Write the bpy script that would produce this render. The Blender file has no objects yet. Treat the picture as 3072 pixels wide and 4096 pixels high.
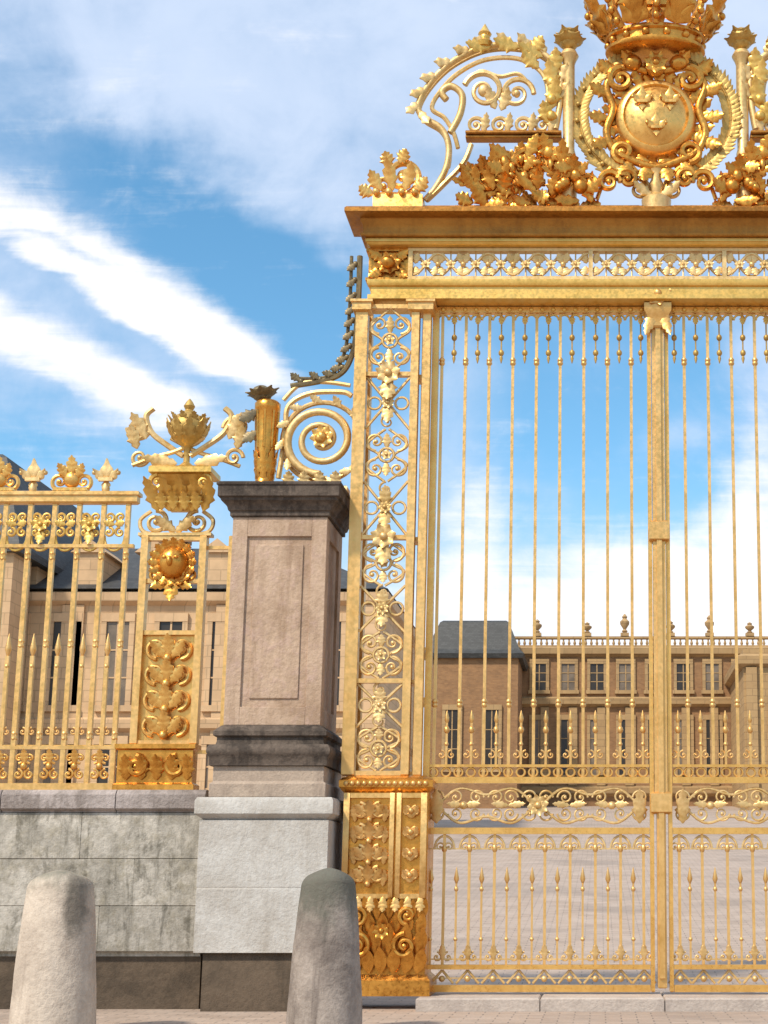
import bpy, math, random
from mathutils import Vector, Matrix
R = math.radians; PI = math.pi
random.seed(7)
S = bpy.context.scene
COL = S.collection

# ------------------------------------------------------------------ camera, sky, sun, exposure
cam = bpy.data.cameras.new('camera'); camo = bpy.data.objects.new('camera', cam); COL.objects.link(camo)
camo.location = (-.68, -17.0, 1.25); camo.rotation_euler = (R(90 + 11), 0, 0)
cam.sensor_fit = 'VERTICAL'; cam.sensor_height = 36; cam.lens = 36 * 6048 / 4096
cam.shift_x = -864 / 4096; cam.shift_y = .08213; cam.clip_end = 4000
S.camera = camo
S.view_settings.view_transform = 'Standard'; S.view_settings.look = 'None'
S.view_settings.exposure = 0.42; S.view_settings.gamma = 1
SUN_EL, SUN_AZ = 48, -38          # azimuth from the straight-behind-the-camera direction, minus = from the left
sun = bpy.data.lights.new('sun', 'SUN'); suno = bpy.data.objects.new('sun', sun); COL.objects.link(suno)
sun.energy = 3.3; sun.angle = R(4); sun.color = (1, .90, .76)
sd = Vector((math.sin(R(SUN_AZ)) * math.cos(R(SUN_EL)), -math.cos(R(SUN_AZ)) * math.cos(R(SUN_EL)), math.sin(R(SUN_EL))))
suno.rotation_euler = sd.to_track_quat('Z', 'Y').to_euler()
suno.location = sd * 40


class NT:
    """tiny helper for node graphs"""
    def __init__(s, tree): s.t = tree; s.n = tree.nodes; s.l = tree.links
    def node(s, typ, **kw):
        o = s.n.new(typ)
        for k, v in kw.items(): setattr(o, k, v)
        return o
    def put(s, sock, v):
        if hasattr(v, 'is_linked') or isinstance(v, bpy.types.NodeSocket): s.l.new(v, sock)
        else: sock.default_value = v
    def m(s, op, a, b=0.0, c=None, clamp=False):
        o = s.node('ShaderNodeMath', operation=op, use_clamp=clamp)
        s.put(o.inputs[0], a); s.put(o.inputs[1], b)
        if c is not None: s.put(o.inputs[2], c)
        return o.outputs[0]
    def ramp(s, v, a, b, lo=0.0, hi=1.0, smooth=True):
        o = s.node('ShaderNodeMapRange', interpolation_type='SMOOTHSTEP' if smooth else 'LINEAR')
        for i, x in enumerate((v, a, b, lo, hi)): s.put(o.inputs[i], x)
        return o.outputs[0]
    def mix(s, f, a, b, mode='MIX'):
        o = s.node('ShaderNodeMix', data_type='RGBA', blend_type=mode)
        s.put(o.inputs[0], f); s.put(o.inputs[6], a); s.put(o.inputs[7], b)
        return o.outputs[2]
    def noise(s, vec, scale, detail=4, rough=.55, dist=0.0):
        o = s.node('ShaderNodeTexNoise')
        if vec is not None: s.l.new(vec, o.inputs['Vector'])
        o.inputs['Scale'].default_value = scale; o.inputs['Detail'].default_value = detail
        o.inputs['Roughness'].default_value = rough; o.inputs['Distortion'].default_value = dist
        return o.outputs[0]
    def mapping(s, vec, scale=(1, 1, 1), rot=(0, 0, 0), loc=(0, 0, 0)):
        o = s.node('ShaderNodeMapping'); s.l.new(vec, o.inputs[0])
        o.inputs['Scale'].default_value = scale; o.inputs['Rotation'].default_value = rot; o.inputs['Location'].default_value = loc
        return o.outputs[0]


def make_world():
    w = bpy.data.worlds.new('World'); S.world = w; w.use_nodes = True
    t = NT(w.node_tree); t.n.clear()
    tc = t.node('ShaderNodeTexCoord')
    sep = t.node('ShaderNodeSeparateXYZ'); t.l.new(tc.outputs['Generated'], sep.inputs[0])
    dx, dy, dz = sep.outputs
    ay = t.m('MAXIMUM', t.m('ABSOLUTE', dy), .08)
    u = t.m('DIVIDE', dx, ay); v = t.m('DIVIDE', dz, ay)
    cmb = t.node('ShaderNodeCombineXYZ'); t.l.new(u, cmb.inputs[0]); t.l.new(v, cmb.inputs[1])
    uv = cmb.outputs[0]
    n1 = t.noise(uv, 9, 6, .58, .3)                                   # soft billows
    n2 = t.noise(t.mapping(uv, (4.5, 17, 1), (0, 0, R(31))), 1.0, 5, .55, .3)   # drawn-out wisps
    n3 = t.noise(t.mapping(uv, (1, 1, 1), loc=(3, 1, 0)), 22, 9, .66, .3)
    # warp the positions of the cloud banks so that their edges are ragged
    def warp(k): return t.m('ADD', u, t.m('MULTIPLY', t.m('SUBTRACT', n1, .5), k)), t.m('ADD', v, t.m('MULTIPLY', t.m('SUBTRACT', n2, .5), k))
    soft = warp(.09); crisp = warp(.05)
    def bank(uvw, u0, v0, ang, a, b, amp, power=1.0):
        c, s_ = math.cos(R(ang)), math.sin(R(ang))
        du = t.m('SUBTRACT', uvw[0], u0); dv = t.m('SUBTRACT', uvw[1], v0)
        p = t.m('DIVIDE', t.m('ADD', t.m('MULTIPLY', du, c), t.m('MULTIPLY', dv, s_)), a)
        q = t.m('DIVIDE', t.m('SUBTRACT', t.m('MULTIPLY', dv, c), t.m('MULTIPLY', du, s_)), b)
        r2 = t.m('POWER', t.m('ADD', t.m('MULTIPLY', p, p), t.m('MULTIPLY', q, q)), power)
        return t.m('MULTIPLY', t.m('EXPONENT', t.m('MULTIPLY', r2, -1.0)), amp)
    tot = t.m('ADD', t.m('MULTIPLY', n1, .95), t.m('MULTIPLY', n2, .25))
    tot = t.m('ADD', tot, t.m('MULTIPLY', n3, .26))
    tot = t.m('ADD', tot, t.ramp(v, .42, .60, -.28, .16))
    for bk in BANKS: tot = t.m('ADD', tot, bank(soft, *bk))
    mask = t.ramp(tot, .18, .98)
    # bright sunlit streaks: their own whiter mask
    br = t.m('ADD', t.m('MULTIPLY', t.m('SUBTRACT', n3, .5), .9), t.m('MULTIPLY', t.m('SUBTRACT', n2, .5), 1.3))
    for bk in BRIGHT: br = t.m('ADD', br, bank(crisp, *bk))
    fib = t.noise(t.mapping(uv, (7, 75, 1), (0, 0, R(29)), (1.3, 0, 0)), 1.0, 6, .6, .8)
    br = t.m('ADD', br, t.m('MULTIPLY', t.m('SUBTRACT', fib, .5), .75))
    bmask = t.ramp(br, .10, 1.0)
    sky = t.node('ShaderNodeTexSky', sky_type='NISHITA', sun_disc=False)
    sky.sun_elevation = R(SUN_EL); sky.sun_rotation = math.atan2(sd.x, sd.y)
    sky.air_density = 1.0; sky.dust_density = .2; sky.ozone_density = 3.0
    skyc = t.node('ShaderNodeVectorMath', operation='SCALE'); t.l.new(sky.outputs[0], skyc.inputs[0]); skyc.inputs['Scale'].default_value = SKY_STR
    hs = t.node('ShaderNodeHueSaturation'); hs.inputs['Saturation'].default_value = 1.16; hs.inputs['Hue'].default_value = .484; t.l.new(skyc.outputs[0], hs.inputs['Color'])
    # pale cream air close to the horizon
    hz = t.ramp(v, .02, .30, .85, 0.0)
    base = t.mix(t.m('MULTIPLY', hz, .75), hs.outputs[0], (.70, .68, .62, 1))
    cloud = t.mix(n1, (.42, .53, .72, 1), (.66, .73, .86, 1))
    c1 = t.mix(t.m('MULTIPLY', mask, .86), base, cloud)
    c2 = t.mix(t.m('MULTIPLY', bmask, .92), c1, (.88, .86, .86, 1))
    bg = t.node('ShaderNodeBackground'); t.l.new(c2, bg.inputs[0]); bg.inputs[1].default_value = 1.0
    out = t.node('ShaderNodeOutputWorld'); t.l.new(bg.outputs[0], out.inputs[0])

SKY_STR = .15
# (u0, v0, angle, half length, half width, amount) on the direction u = x/y, v = z/y
BANKS = [(-.26, .57, -20, .12, .05, .15), (-.41, .545, -25, .09, .045, -.30), (-.27, .445, -40, .13, .036, -.48), (-.205, .39, -30, .06, .045, -.4),
         (-.17, .47, -30, .08, .030, .18), (-.40, .385, -28, .2, .08, .25), (-.38, .305, -8, .12, .020, -.35), (-.12, .41, 0, .04, .08, -.1),
         (0, .315, 0, .10, .075, -.30), (.045, .30, 20, .04, .012, .20), (-.05, .265, -20, .04, .014, .2), (.0, .15, 0, .25, .05, .62), (.05, .47, 0, .16, .05, .45), (.11, .30, 90, .12, .035, .35), (-.10, .33, 90, .10, .03, .25)]
BRIGHT = [(-.372, .443, -22, .06, .006, -.38), (-.36, .352, -22, .05, .005, -.3), (-.365, .432, -31, .15, .029, .98, 1.4), (-.27, .374, -30, .085, .021, .75, 1.3), (-.36, .398, -29, .13, .009, -.5), (-.385, .369, -27, .13, .0205, .98, 1.4),
          (-.31, .338, -22, .05, .012, .5), (-.02, .175, 0, .2, .055, .85), (.10, .25, 80, .10, .03, .6), (-.085, .235, 80, .07, .022, .5), (.03, .225, 15, .04, .02, .4)]
make_world()

# ------------------------------------------------------------------ materials
def new_mat(name):
    m = bpy.data.materials.new(name); m.use_nodes = True
    t = NT(m.node_tree); b = t.n['Principled BSDF']
    return m, t, b

def gold(name, light, dark, rough=.38, metal=.72, bump=.25, spec=.5):
    m, t, b = new_mat(name)
    tc = t.node('ShaderNodeTexCoord'); o = tc.outputs['Object']
    a = t.noise(o, 2.2, 5, .6); c = t.noise(o, 23, 4, .6); d = t.noise(t.mapping(o, (14, 14, 2.2)), 1, 4, .6)
    f = t.m('ADD', t.m('MULTIPLY', a, .55), t.m('ADD', t.m('MULTIPLY', c, .3), t.m('MULTIPLY', d, .25)))
    col = t.mix(t.ramp(f, .38, .68), dark, light)
    t.l.new(col, b.inputs['Base Color'])
    b.inputs['Metallic'].default_value = metal
    t.l.new(t.ramp(c, .3, .7, rough - .08, rough + .14), b.inputs['Roughness'])
    bp = t.node('ShaderNodeBump'); bp.inputs['Strength'].default_value = bump; bp.inputs['Distance'].default_value = .01
    t.l.new(c, bp.inputs['Height']); t.l.new(bp.outputs[0], b.inputs['Normal'])
    return m

def stone(name, base, dark, stain=.4, streak=.4, grain=40, top=None, block=False, warm=None, patch=None, grime=0):
    """top = (z, span, colour): lichen crust that thickens above height z"""
    m, t, b = new_mat(name)
    tc = t.node('ShaderNodeTexCoord'); geo = t.node('ShaderNodeNewGeometry'); o = geo.outputs['Position']
    a = t.noise(o, 1.7, 6, .65, .3); g = t.noise(o, grain, 5, .65); s = t.noise(t.mapping(o, (5.5, 5.5, .55)), 1, 6, .65, .4)
    k = t.noise(o, 7, 5, .7)
    col = t.mix(t.m('MULTIPLY', t.ramp(a, .42, .70), stain), base, dark)
    col = t.mix(t.m('MULTIPLY', t.ramp(s, .50, .72), streak), col, dark)
    if warm: col = t.mix(t.m('MULTIPLY', t.ramp(k, .45, .7), .6), col, warm)
    if grime:
        q1 = t.noise(t.mapping(o, (3.2, 3.2, 2.0)), 1, 9, .74, .6); q2 = t.noise(t.mapping(o, (15, 15, 1.3)), 1, 6, .65, .3)
        col = t.mix(t.m('MULTIPLY', t.ramp(t.m('ADD', t.m('MULTIPLY', q1, .7), t.m('MULTIPLY', q2, .3)), .49, .60), grime), col, dark)
    if block:
        at = t.node('ShaderNodeAttribute', attribute_name='tone')
        hv = t.node('ShaderNodeHueSaturation'); t.l.new(col, hv.inputs['Color']); t.l.new(at.outputs['Fac'], hv.inputs['Value']); col = hv.outputs[0]
    if top:
        sp = t.node('ShaderNodeSeparateXYZ'); t.l.new(o, sp.inputs[0])
        h = t.m('ADD', t.m('SUBTRACT', sp.outputs[2], top[0]), t.m('MULTIPLY', t.m('SUBTRACT', t.m('ADD', t.m('MULTIPLY', s, .5), t.m('MULTIPLY', k, .5)), .5), top[1] * 2.6))
        col = t.mix(t.ramp(h, -top[1] * .5, top[1] * .5, 0, .85), col, top[2])
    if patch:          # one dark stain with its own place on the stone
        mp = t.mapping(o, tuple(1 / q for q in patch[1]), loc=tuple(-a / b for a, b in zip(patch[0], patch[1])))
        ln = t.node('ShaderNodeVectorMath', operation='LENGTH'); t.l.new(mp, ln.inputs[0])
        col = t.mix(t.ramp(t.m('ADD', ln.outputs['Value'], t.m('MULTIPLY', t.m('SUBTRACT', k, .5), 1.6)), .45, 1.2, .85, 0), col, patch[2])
    col = t.mix(t.ramp(g, .35, .7, .0, .30), col, dark)
    t.l.new(col, b.inputs['Base Color']); b.inputs['Roughness'].default_value = .9
    b.inputs['Specular IOR Level'].default_value = .25
    bp = t.node('ShaderNodeBump'); bp.inputs['Strength'].default_value = .8; bp.inputs['Distance'].default_value = .022
    t.l.new(t.m('ADD', t.m('MULTIPLY', g, .5), k), bp.inputs['Height']); t.l.new(bp.outputs[0], b.inputs['Normal'])
    return m

def plain(name, col, rough=.7, var=.25, scale=3.0, bump=.1, metal=0):
    m, t, b = new_mat(name)
    tc = t.node('ShaderNodeTexCoord'); n = t.noise(tc.outputs['Object'], scale, 6, .65)
    d = tuple(c * (1 - var) for c in col[:3]) + (1,); l = tuple(min(1, c * (1 + var * .6)) for c in col[:3]) + (1,)
    t.l.new(t.mix(t.ramp(n, .35, .65), d, l), b.inputs['Base Color']); b.inputs['Roughness'].default_value = rough; b.inputs['Metallic'].default_value = metal
    bp = t.node('ShaderNodeBump'); bp.inputs['Strength'].default_value = bump; t.l.new(n, bp.inputs['Height']); t.l.new(bp.outputs[0], b.inputs['Normal'])
    return m

GOLD = gold('gold_leaf', (.84, .50, .15, 1), (.66, .35, .085, 1), .33, .82, bump=.12)
GOLDB = gold('gold_leaf_bars', (.80, .50, .19, 1), (.62, .35, .10, 1), .38, .74, .12)
GOLDO = gold('gold_leaf_deep', (.74, .36, .07, 1), (.46, .19, .03, 1), .31, .88, .2)
GOLDC = gold('gold_leaf_cornice', (.46, .20, .03, 1), (.26, .10, .012, 1), .42, .6, .3)  # darkened gold: shade under the cornice overhang is put into this colour
GOLDY = gold('gold_leaf_yellow', (.78, .50, .14, 1), (.60, .36, .075, 1), .38, .7, .2)
GOLDG = gold('gold_leaf_dull', (.60, .40, .12, 1), (.36, .21, .05, 1), .46, .6, .3)
GOLDP = gold('gold_leaf_pale', (.78, .55, .25, 1), (.54, .34, .11, 1), .44, .62, .2)
IRON = gold('weathered_iron_leaf', (.26, .20, .10, 1), (.10, .08, .05, 1), .5, .6, .3)
ST_SHAFT = stone('shaft_stone', (.52, .38, .27, 1), (.27, .175, .11, 1), .65, .65, 24, grime=.3, warm=(.50, .35, .29, 1))
ST_CAP = stone('blackened_stone', (.13, .10, .078, 1), (.03, .024, .02, 1), .75, .7, 24, warm=(.20, .155, .12, 1), grime=.6)
ST_PED = stone('pale_pedestal_stone', (.54, .52, .48, 1), (.33, .29, .24, 1), .5, .4, 26, grime=.3)
ST_PLINTH = stone('tan_plinth_stone', (.44, .35, .27, 1), (.20, .15, .12, 1), .5, .4, 35)
ST_WALL = stone('stained_wall_stone', (.58, .535, .46, 1), (.11, .10, .075, 1), .65, .8, 22, block=True, warm=(.33, .29, .21, 1), grime=.68)
ST_COPE = stone('coping_stone', (.44, .38, .35, 1), (.17, .14, .12, 1), .6, .6, 28, block=True, grime=.6)
ST_LOW = stone('dark_plinth_stone', (.13, .095, .065, 1), (.045, .035, .025, 1), .7, .7, 25)  # very dark brown for the foot of wall and pier
ST_BOL = stone('bollard_stone', (.38, .32, .27, 1), (.12, .095, .08, 1), .8, .8, 24, top=(1.02, .5, (.10, .105, .08, 1)))
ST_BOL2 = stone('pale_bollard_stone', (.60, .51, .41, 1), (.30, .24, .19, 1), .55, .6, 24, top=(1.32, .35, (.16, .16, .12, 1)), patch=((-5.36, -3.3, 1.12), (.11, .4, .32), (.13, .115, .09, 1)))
ST_STEP = stone('step_stone', (.50, .43, .37, 1), (.27, .22, .19, 1), .5, .2, 35)
BRICK = plain('brick_facade', (.27, .14, .055, 1), .85, .3, 1.5)
ASHLAR = plain('ashlar_facade', (.36, .23, .105, 1), .85, .2, 1.2)
WING = plain('peach_stone_facade', (.58, .385, .21, 1), .85, .22, 1.0)
GLASS2 = plain('curtained_window_glass', (.17, .13, .09, 1), .4, .3, 1)
SLATE = plain('slate_roof', (.075, .076, .07, 1), .6, .35, 2.5)
GLASS = plain('dark_window_glass', (.03, .022, .015, 1), .35, .3, 1)
def courses(M_, scale, ca, cb, joint, f, width=.5, row=.25):
    """slates, bricks or blocks in level courses, as real changes of colour from piece to piece"""
    t_ = NT(M_.node_tree); g_ = t_.node('ShaderNodeNewGeometry'); sp_ = t_.node('ShaderNodeSeparateXYZ'); t_.l.new(g_.outputs['Position'], sp_.inputs[0])
    cv = t_.node('ShaderNodeCombineXYZ'); t_.l.new(t_.m('ADD', sp_.outputs[0], t_.m('MULTIPLY', sp_.outputs[1], .6)), cv.inputs[0]); t_.l.new(sp_.outputs[2], cv.inputs[1])
    bk_ = t_.node('ShaderNodeTexBrick'); t_.l.new(cv.outputs[0], bk_.inputs[0]); bk_.inputs['Scale'].default_value = scale; bk_.inputs['Mortar Size'].default_value = .02
    for k_, c_ in (('Color1', ca), ('Color2', cb), ('Mortar', joint)): bk_.inputs[k_].default_value = c_ + (1,)
    bk_.inputs['Brick Width'].default_value = width; bk_.inputs['Row Height'].default_value = row
    pb_ = t_.n['Principled BSDF']; old_ = pb_.inputs['Base Color'].links[0].from_socket; t_.l.new(t_.mix(f, old_, bk_.outputs[0]), pb_.inputs['Base Color'])
courses(SLATE, 2.2, (.058, .060, .058), (.03, .031, .03), (.018, .018, .018), .85)
courses(BRICK, 2.0, (.34, .18, .075), (.22, .11, .045), (.26, .17, .10), .6, .5, .18)
courses(WING, .9, (.62, .42, .24), (.50, .32, .17), (.30, .20, .11), .5, .9, .42)
courses(ASHLAR, .9, (.47, .31, .14), (.37, .235, .105), (.19, .12, .06), .5, .9, .42)
LEAD = plain('roof_lead', (.16, .16, .15, 1), .5, .3, 2)

def paving_mat():
    m, t, b = new_mat('paving')
    geo = t.node('ShaderNodeNewGeometry'); o = geo.outputs['Position']
    br = t.node('ShaderNodeTexBrick'); t.l.new(o, br.inputs[0])
    br.inputs['Scale'].default_value = 1.6; br.inputs['Mortar Size'].default_value = .012; br.inputs['Color1'].default_value = (.45, .345, .265, 1)
    br.inputs['Color2'].default_value = (.36, .27, .205, 1); br.inputs['Mortar'].default_value = (.15, .12, .10, 1)
    n = t.noise(o, 1.3, 6, .6); g = t.noise(o, 30, 4, .6)
    c = t.mix(t.ramp(n, .35, .7, 0, .45), br.outputs[0], (.52, .42, .34, 1)); c = t.mix(t.ramp(g, .4, .7, 0, .35), c, (.2, .17, .15, 1)); c = t.mix(t.ramp(t.noise(o, .35, 8, .7), .48, .66, 0, .55), c, (.22, .175, .14, 1))
    t.l.new(c, b.inputs['Base Color']); b.inputs['Roughness'].default_value = .85
    bp = t.node('ShaderNodeBump'); bp.inputs['Strength'].default_value = .4; bp.inputs['Distance'].default_value = .02
    t.l.new(t.m('SUBTRACT', g, br.outputs[1]), bp.inputs['Height']); t.l.new(bp.outputs[0], b.inputs['Normal'])
    return m
PAVE = paving_mat()

# ------------------------------------------------------------------ mesh helpers
class MB:
    def __init__(s): s.v = []; s.f = []; s.tone = []; s.cur = 1.0
    def add(s, vs, fs):
        k = len(s.v); s.v += [tuple(p) for p in vs]; s.f += [tuple(i + k for i in f) for f in fs]; s.tone += [s.cur] * len(fs); return s
    def box(s, x0, x1, y0, y1, z0, z1, ch=0.0):
        if ch <= 0:
            vs = [(x, y, z) for z in (z0, z1) for x, y in ((x0, y0), (x1, y0), (x1, y1), (x0, y1))]
            return s.add(vs, [(3, 2, 1, 0), (4, 5, 6, 7), (0, 1, 5, 4), (1, 2, 6, 5), (2, 3, 7, 6), (3, 0, 4, 7)])
        return s.rect(x0 + ch, x1 - ch, y0 + ch, y1 - ch, [(0, z0), (ch, z0 + ch), (ch, z1 - ch), (0, z1)])
    def rect(s, x0, x1, y0, y1, prof):
        """moulding profile (offset, z) carried round a rectangle"""
        vs = []
        for o, z in prof: vs += [(x0 - o, y0 - o, z), (x1 + o, y0 - o, z), (x1 + o, y1 + o, z), (x0 - o, y1 + o, z)]
        fs = [(3, 2, 1, 0)]; n = len(prof)
        for i in range(n - 1):
            for j in range(4):
                a = 4 * i + j; b = 4 * i + (j + 1) % 4; fs.append((a, b, b + 4, a + 4))
        k = 4 * (n - 1); fs.append((k, k + 1, k + 2, k + 3))
        return s.add(vs, fs)
    def tube(s, pts, r, n=8, closed=False, flat=1.0):
        P = [Vector(p) for p in pts]; N = len(P)
        if not hasattr(r, '__len__'): r = [r] * N
        vs = []; up = None
        for i in range(N):
            a = P[(i - 1) % N] if (closed or i) else P[0]; b = P[(i + 1) % N] if (closed or i < N - 1) else P[-1]
            t = (b - a)
            t = t.normalized() if t.length > 1e-9 else Vector((0, 0, 1))
            ref = Vector((0, 1, 0)) if abs(t.y) < .9 else Vector((1, 0, 0))
            e1 = t.cross(ref).normalized(); e2 = t.cross(e1).normalized()
            for j in range(n):
                q = 2 * PI * j / n; vs.append(P[i] + e1 * math.cos(q) * r[i] + e2 * math.sin(q) * r[i] * flat)
        fs = []
        for i in range(N if closed else N - 1):
            k = (i + 1) % N
            for j in range(n): fs.append((i * n + j, k * n + j, k * n + (j + 1) % n, i * n + (j + 1) % n))
        if not closed: fs += [tuple(range(n)), tuple((N - 1) * n + j for j in reversed(range(n)))]
        return s.add(vs, fs)
    def lathe(s, prof, cx, cy, n=16, sx=1.0, sy=1.0):
        vs = []
        for r, z in prof:
            for j in range(n): vs.append((cx + r * sx * math.cos(2 * PI * j / n), cy + r * sy * math.sin(2 * PI * j / n), z))
        fs = []
        for i in range(len(prof) - 1):
            for j in range(n): fs.append((i * n + j, i * n + (j + 1) % n, (i + 1) * n + (j + 1) % n, (i + 1) * n + j))
        fs += [tuple(reversed(range(n))), tuple((len(prof) - 1) * n + j for j in range(n))]
        return s.add(vs, fs)
    def ball(s, c, rx, ry=None, rz=None, n=12, k=8):
        ry = ry or rx; rz = rz or rx
        pr = [(max(1e-3, math.sin(PI * i / k)), -math.cos(PI * i / k)) for i in range(k + 1)]
        b = MB(); b.lathe(pr, 0, 0, n)
        return s.add([(c[0] + x * rx, c[1] + y * ry, c[2] + z * rz) for x, y, z in b.v], b.f)
    def leaf(s, base, d, L, W, curl=.3, out=(0, -1, 0), lobes=4, th=.012, twist=0.0):
        d = Vector(d).normalized(); o = Vector(out); o = (o - d * o.dot(d)).normalized(); sd_ = d.cross(o)
        B = Vector(base); nt = 11; cr = (-1, -.55, 0, .55, 1)
        F = []; 
        for i in range(nt):
            t = i / (nt - 1)
            w = W * (math.sin(PI * (t ** .75) * .97 + .06) * .9 + .05) * (1 + .28 * math.sin(lobes * 2 * PI * t))
            c = B + d * L * (t - .25 * curl * t * t) + o * (L * curl * t ** 2.2)
            for q in cr:
                bul = (.32 * (1 - q * q) + .10 * abs(q) - .12 * (1 if q == 0 else 0)) * w
                F.append(c + sd_ * w * q + o * bul + d * (abs(q) * w * .35))
        m = len(cr); G = [p - o * th for p in F]; k = len(F); fs = []
        for i in range(nt - 1):
            for j in range(m - 1):
                a = i * m + j; fs.append((a, a + 1, a + m + 1, a + m)); fs.append((k + a, k + a + m, k + a + m + 1, k + a + 1))
            a = i * m; fs.append((a, a + m, k + a + m, k + a)); a = i * m + m - 1; fs.append((a, k + a, k + a + m, a + m))
        fs.append(tuple(range(m - 1, -1, -1)) + tuple(k + j for j in range(m))); e = (nt - 1) * m
        fs.append(tuple(e + j for j in range(m)) + tuple(k + e + j for j in range(m - 1, -1, -1)))
        return s.add(F + G, fs)
    def rosette(s, c, r, n=8, curl=.25, bud=.3):
        for i in range(n):
            a = 2 * PI * i / n + .2
            s.leaf(c, (math.cos(a), 0, math.sin(a)), r, r * .42, curl, lobes=1)
        s.ball((c[0], c[1] - r * .12, c[2]), r * bud, r * bud, r * bud, 10, 6)
        return s
    def scroll(s, cx, cz, Rr, a0, turns, y=0.0, r=.02, taper=.55, eye=True, n=None, r1=.16):
        n = n or int(26 * abs(turns)) + 8; P = []; rr = []
        for i in range(n + 1):
            t = i / n; a = a0 + 2 * PI * turns * t; q = Rr * ((1 - t) * (1 - r1) + r1)
            P.append((cx + q * math.cos(a), y, cz + q * math.sin(a))); rr.append(r * (1 - (1 - taper) * t))
        s.tube(P, rr, 7)
        if eye: s.ball((cx, y, cz), Rr * r1 * 1.1 + r * .3, None, None, 8, 6)
        return s
    def prism(s, x0, x1, prof):
        """closed (y, z) outline carried along x"""
        n = len(prof)
        return s.add([(x, y, z) for x in (x0, x1) for y, z in prof], [(i, i + n, (i + 1) % n + n, (i + 1) % n) for i in range(n)] + [tuple(range(n)), tuple(range(2 * n - 1, n - 1, -1))])
    def zmap(s, f): s.v = [(x, y, f(z)) for x, y, z in s.v]; return s
    def xf(s, M):
        s.v = [tuple(M @ Vector(p)) for p in s.v]; return s
    def build(s, name, mat, parent=None, smooth=40, bevel=0.0):
        me = bpy.data.meshes.new(name)
        off = Vector((0, 0, 0)); p = parent
        while p is not None: off += Vector(p.location); p = p.parent
        me.from_pydata([tuple(Vector(q) - off) for q in s.v], [], s.f)
        at = me.attributes.new('tone', 'FLOAT', 'FACE'); at.data.foreach_set('value', s.tone)
        me.update(); me.materials.append(mat)
        for p in me.polygons: p.use_smooth = smooth > 0
        if smooth: me.set_sharp_from_angle(angle=R(smooth))
        o = bpy.data.objects.new(name, me); COL.objects.link(o)
        if parent is not None: o.parent = parent
        if bevel:
            bv = o.modifiers.new('bevel', 'BEVEL'); bv.width = bevel; bv.segments = 2; bv.limit_method = 'ANGLE'; bv.angle_limit = R(35)
        return o

def spline(pts, n=10, closed=False):
    P = [Vector(p) for p in pts]; out = []; N = len(P)
    for i in range(N if closed else N - 1):
        g = (lambda k: P[k % N]) if closed else (lambda k: P[min(max(k, 0), N - 1)])
        a, b, c, d = g(i - 1), g(i), g(i + 1), g(i + 2)
        for j in range(n):
            t = j / n
            out.append(.5 * ((2 * b) + (c - a) * t + (2 * a - 5 * b + 4 * c - d) * t * t + (3 * b - a - 3 * c + d) * t ** 3))
    if not closed: out.append(P[-1])
    return out

def xz(pts, y=0.0): return [(p[0], y, p[1]) for p in pts]

def thing(name, label, cat, loc=(0, 0, 0), group=None):
    o = bpy.data.objects.new(name, None); COL.objects.link(o); o.location = loc; o.empty_display_size = .3
    return tag(o, label, cat, group)
def tag(o, label, cat, group=None):
    o['label'] = label; o['category'] = cat
    if group: o['group'] = group
    return o
def copy_part(o, dx=0.0, parent=None, mirror=False, dz=0.0):
    c = o.copy(); COL.objects.link(c); c.parent = parent or o.parent
    if mirror: c.scale.x = -1
    c.location.x += dx; c.location.z += dz
    return c
def mirror_tree(o, parent):
    c = o.copy(); COL.objects.link(c); c.parent = parent
    if parent == o.parent: c.scale.x = -1
    for ch in list(o.children): mirror_tree(ch, c)
    return c

# ------------------------------------------------------------------ ground and step
def ground():
    ys = [-400, -60, -20, 0, 2, 3.5]; zs = [0] * 6
    for i in range(1, 13): ys.append(3.5 + 86 * i / 12); zs.append(7.0 * (i / 12))
    ys += [140, 600, 3000]; zs += [7.6, 8, 8]
    xs = [-3000, -400, -120, -60, -30, -15, -5, 5, 15, 30, 60, 120, 400, 3000]
    m = MB(); n = len(xs)
    vs = [(x, y, z) for y, z in zip(ys, zs) for x in xs]
    m.add(vs, [(i * n + j, i * n + j + 1, (i + 1) * n + j + 1, (i + 1) * n + j) for i in range(len(ys) - 1) for j in range(n - 1)])
    o = m.build('ground', PAVE, None, 30); o['kind'] = 'structure'
    s = MB()
    for i, x in enumerate((-2.62, -1.31, 0, 1.31)): s.box(x + .006, x + 1.304, -.62, .55, -.2, .135 + .003 * (i % 2), .015)
    s.box(-2.6, 2.6, -.58, .5, -.2, .11)
    o = s.build('step', ST_STEP, None, 30); o['kind'] = 'structure'
ground()

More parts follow.
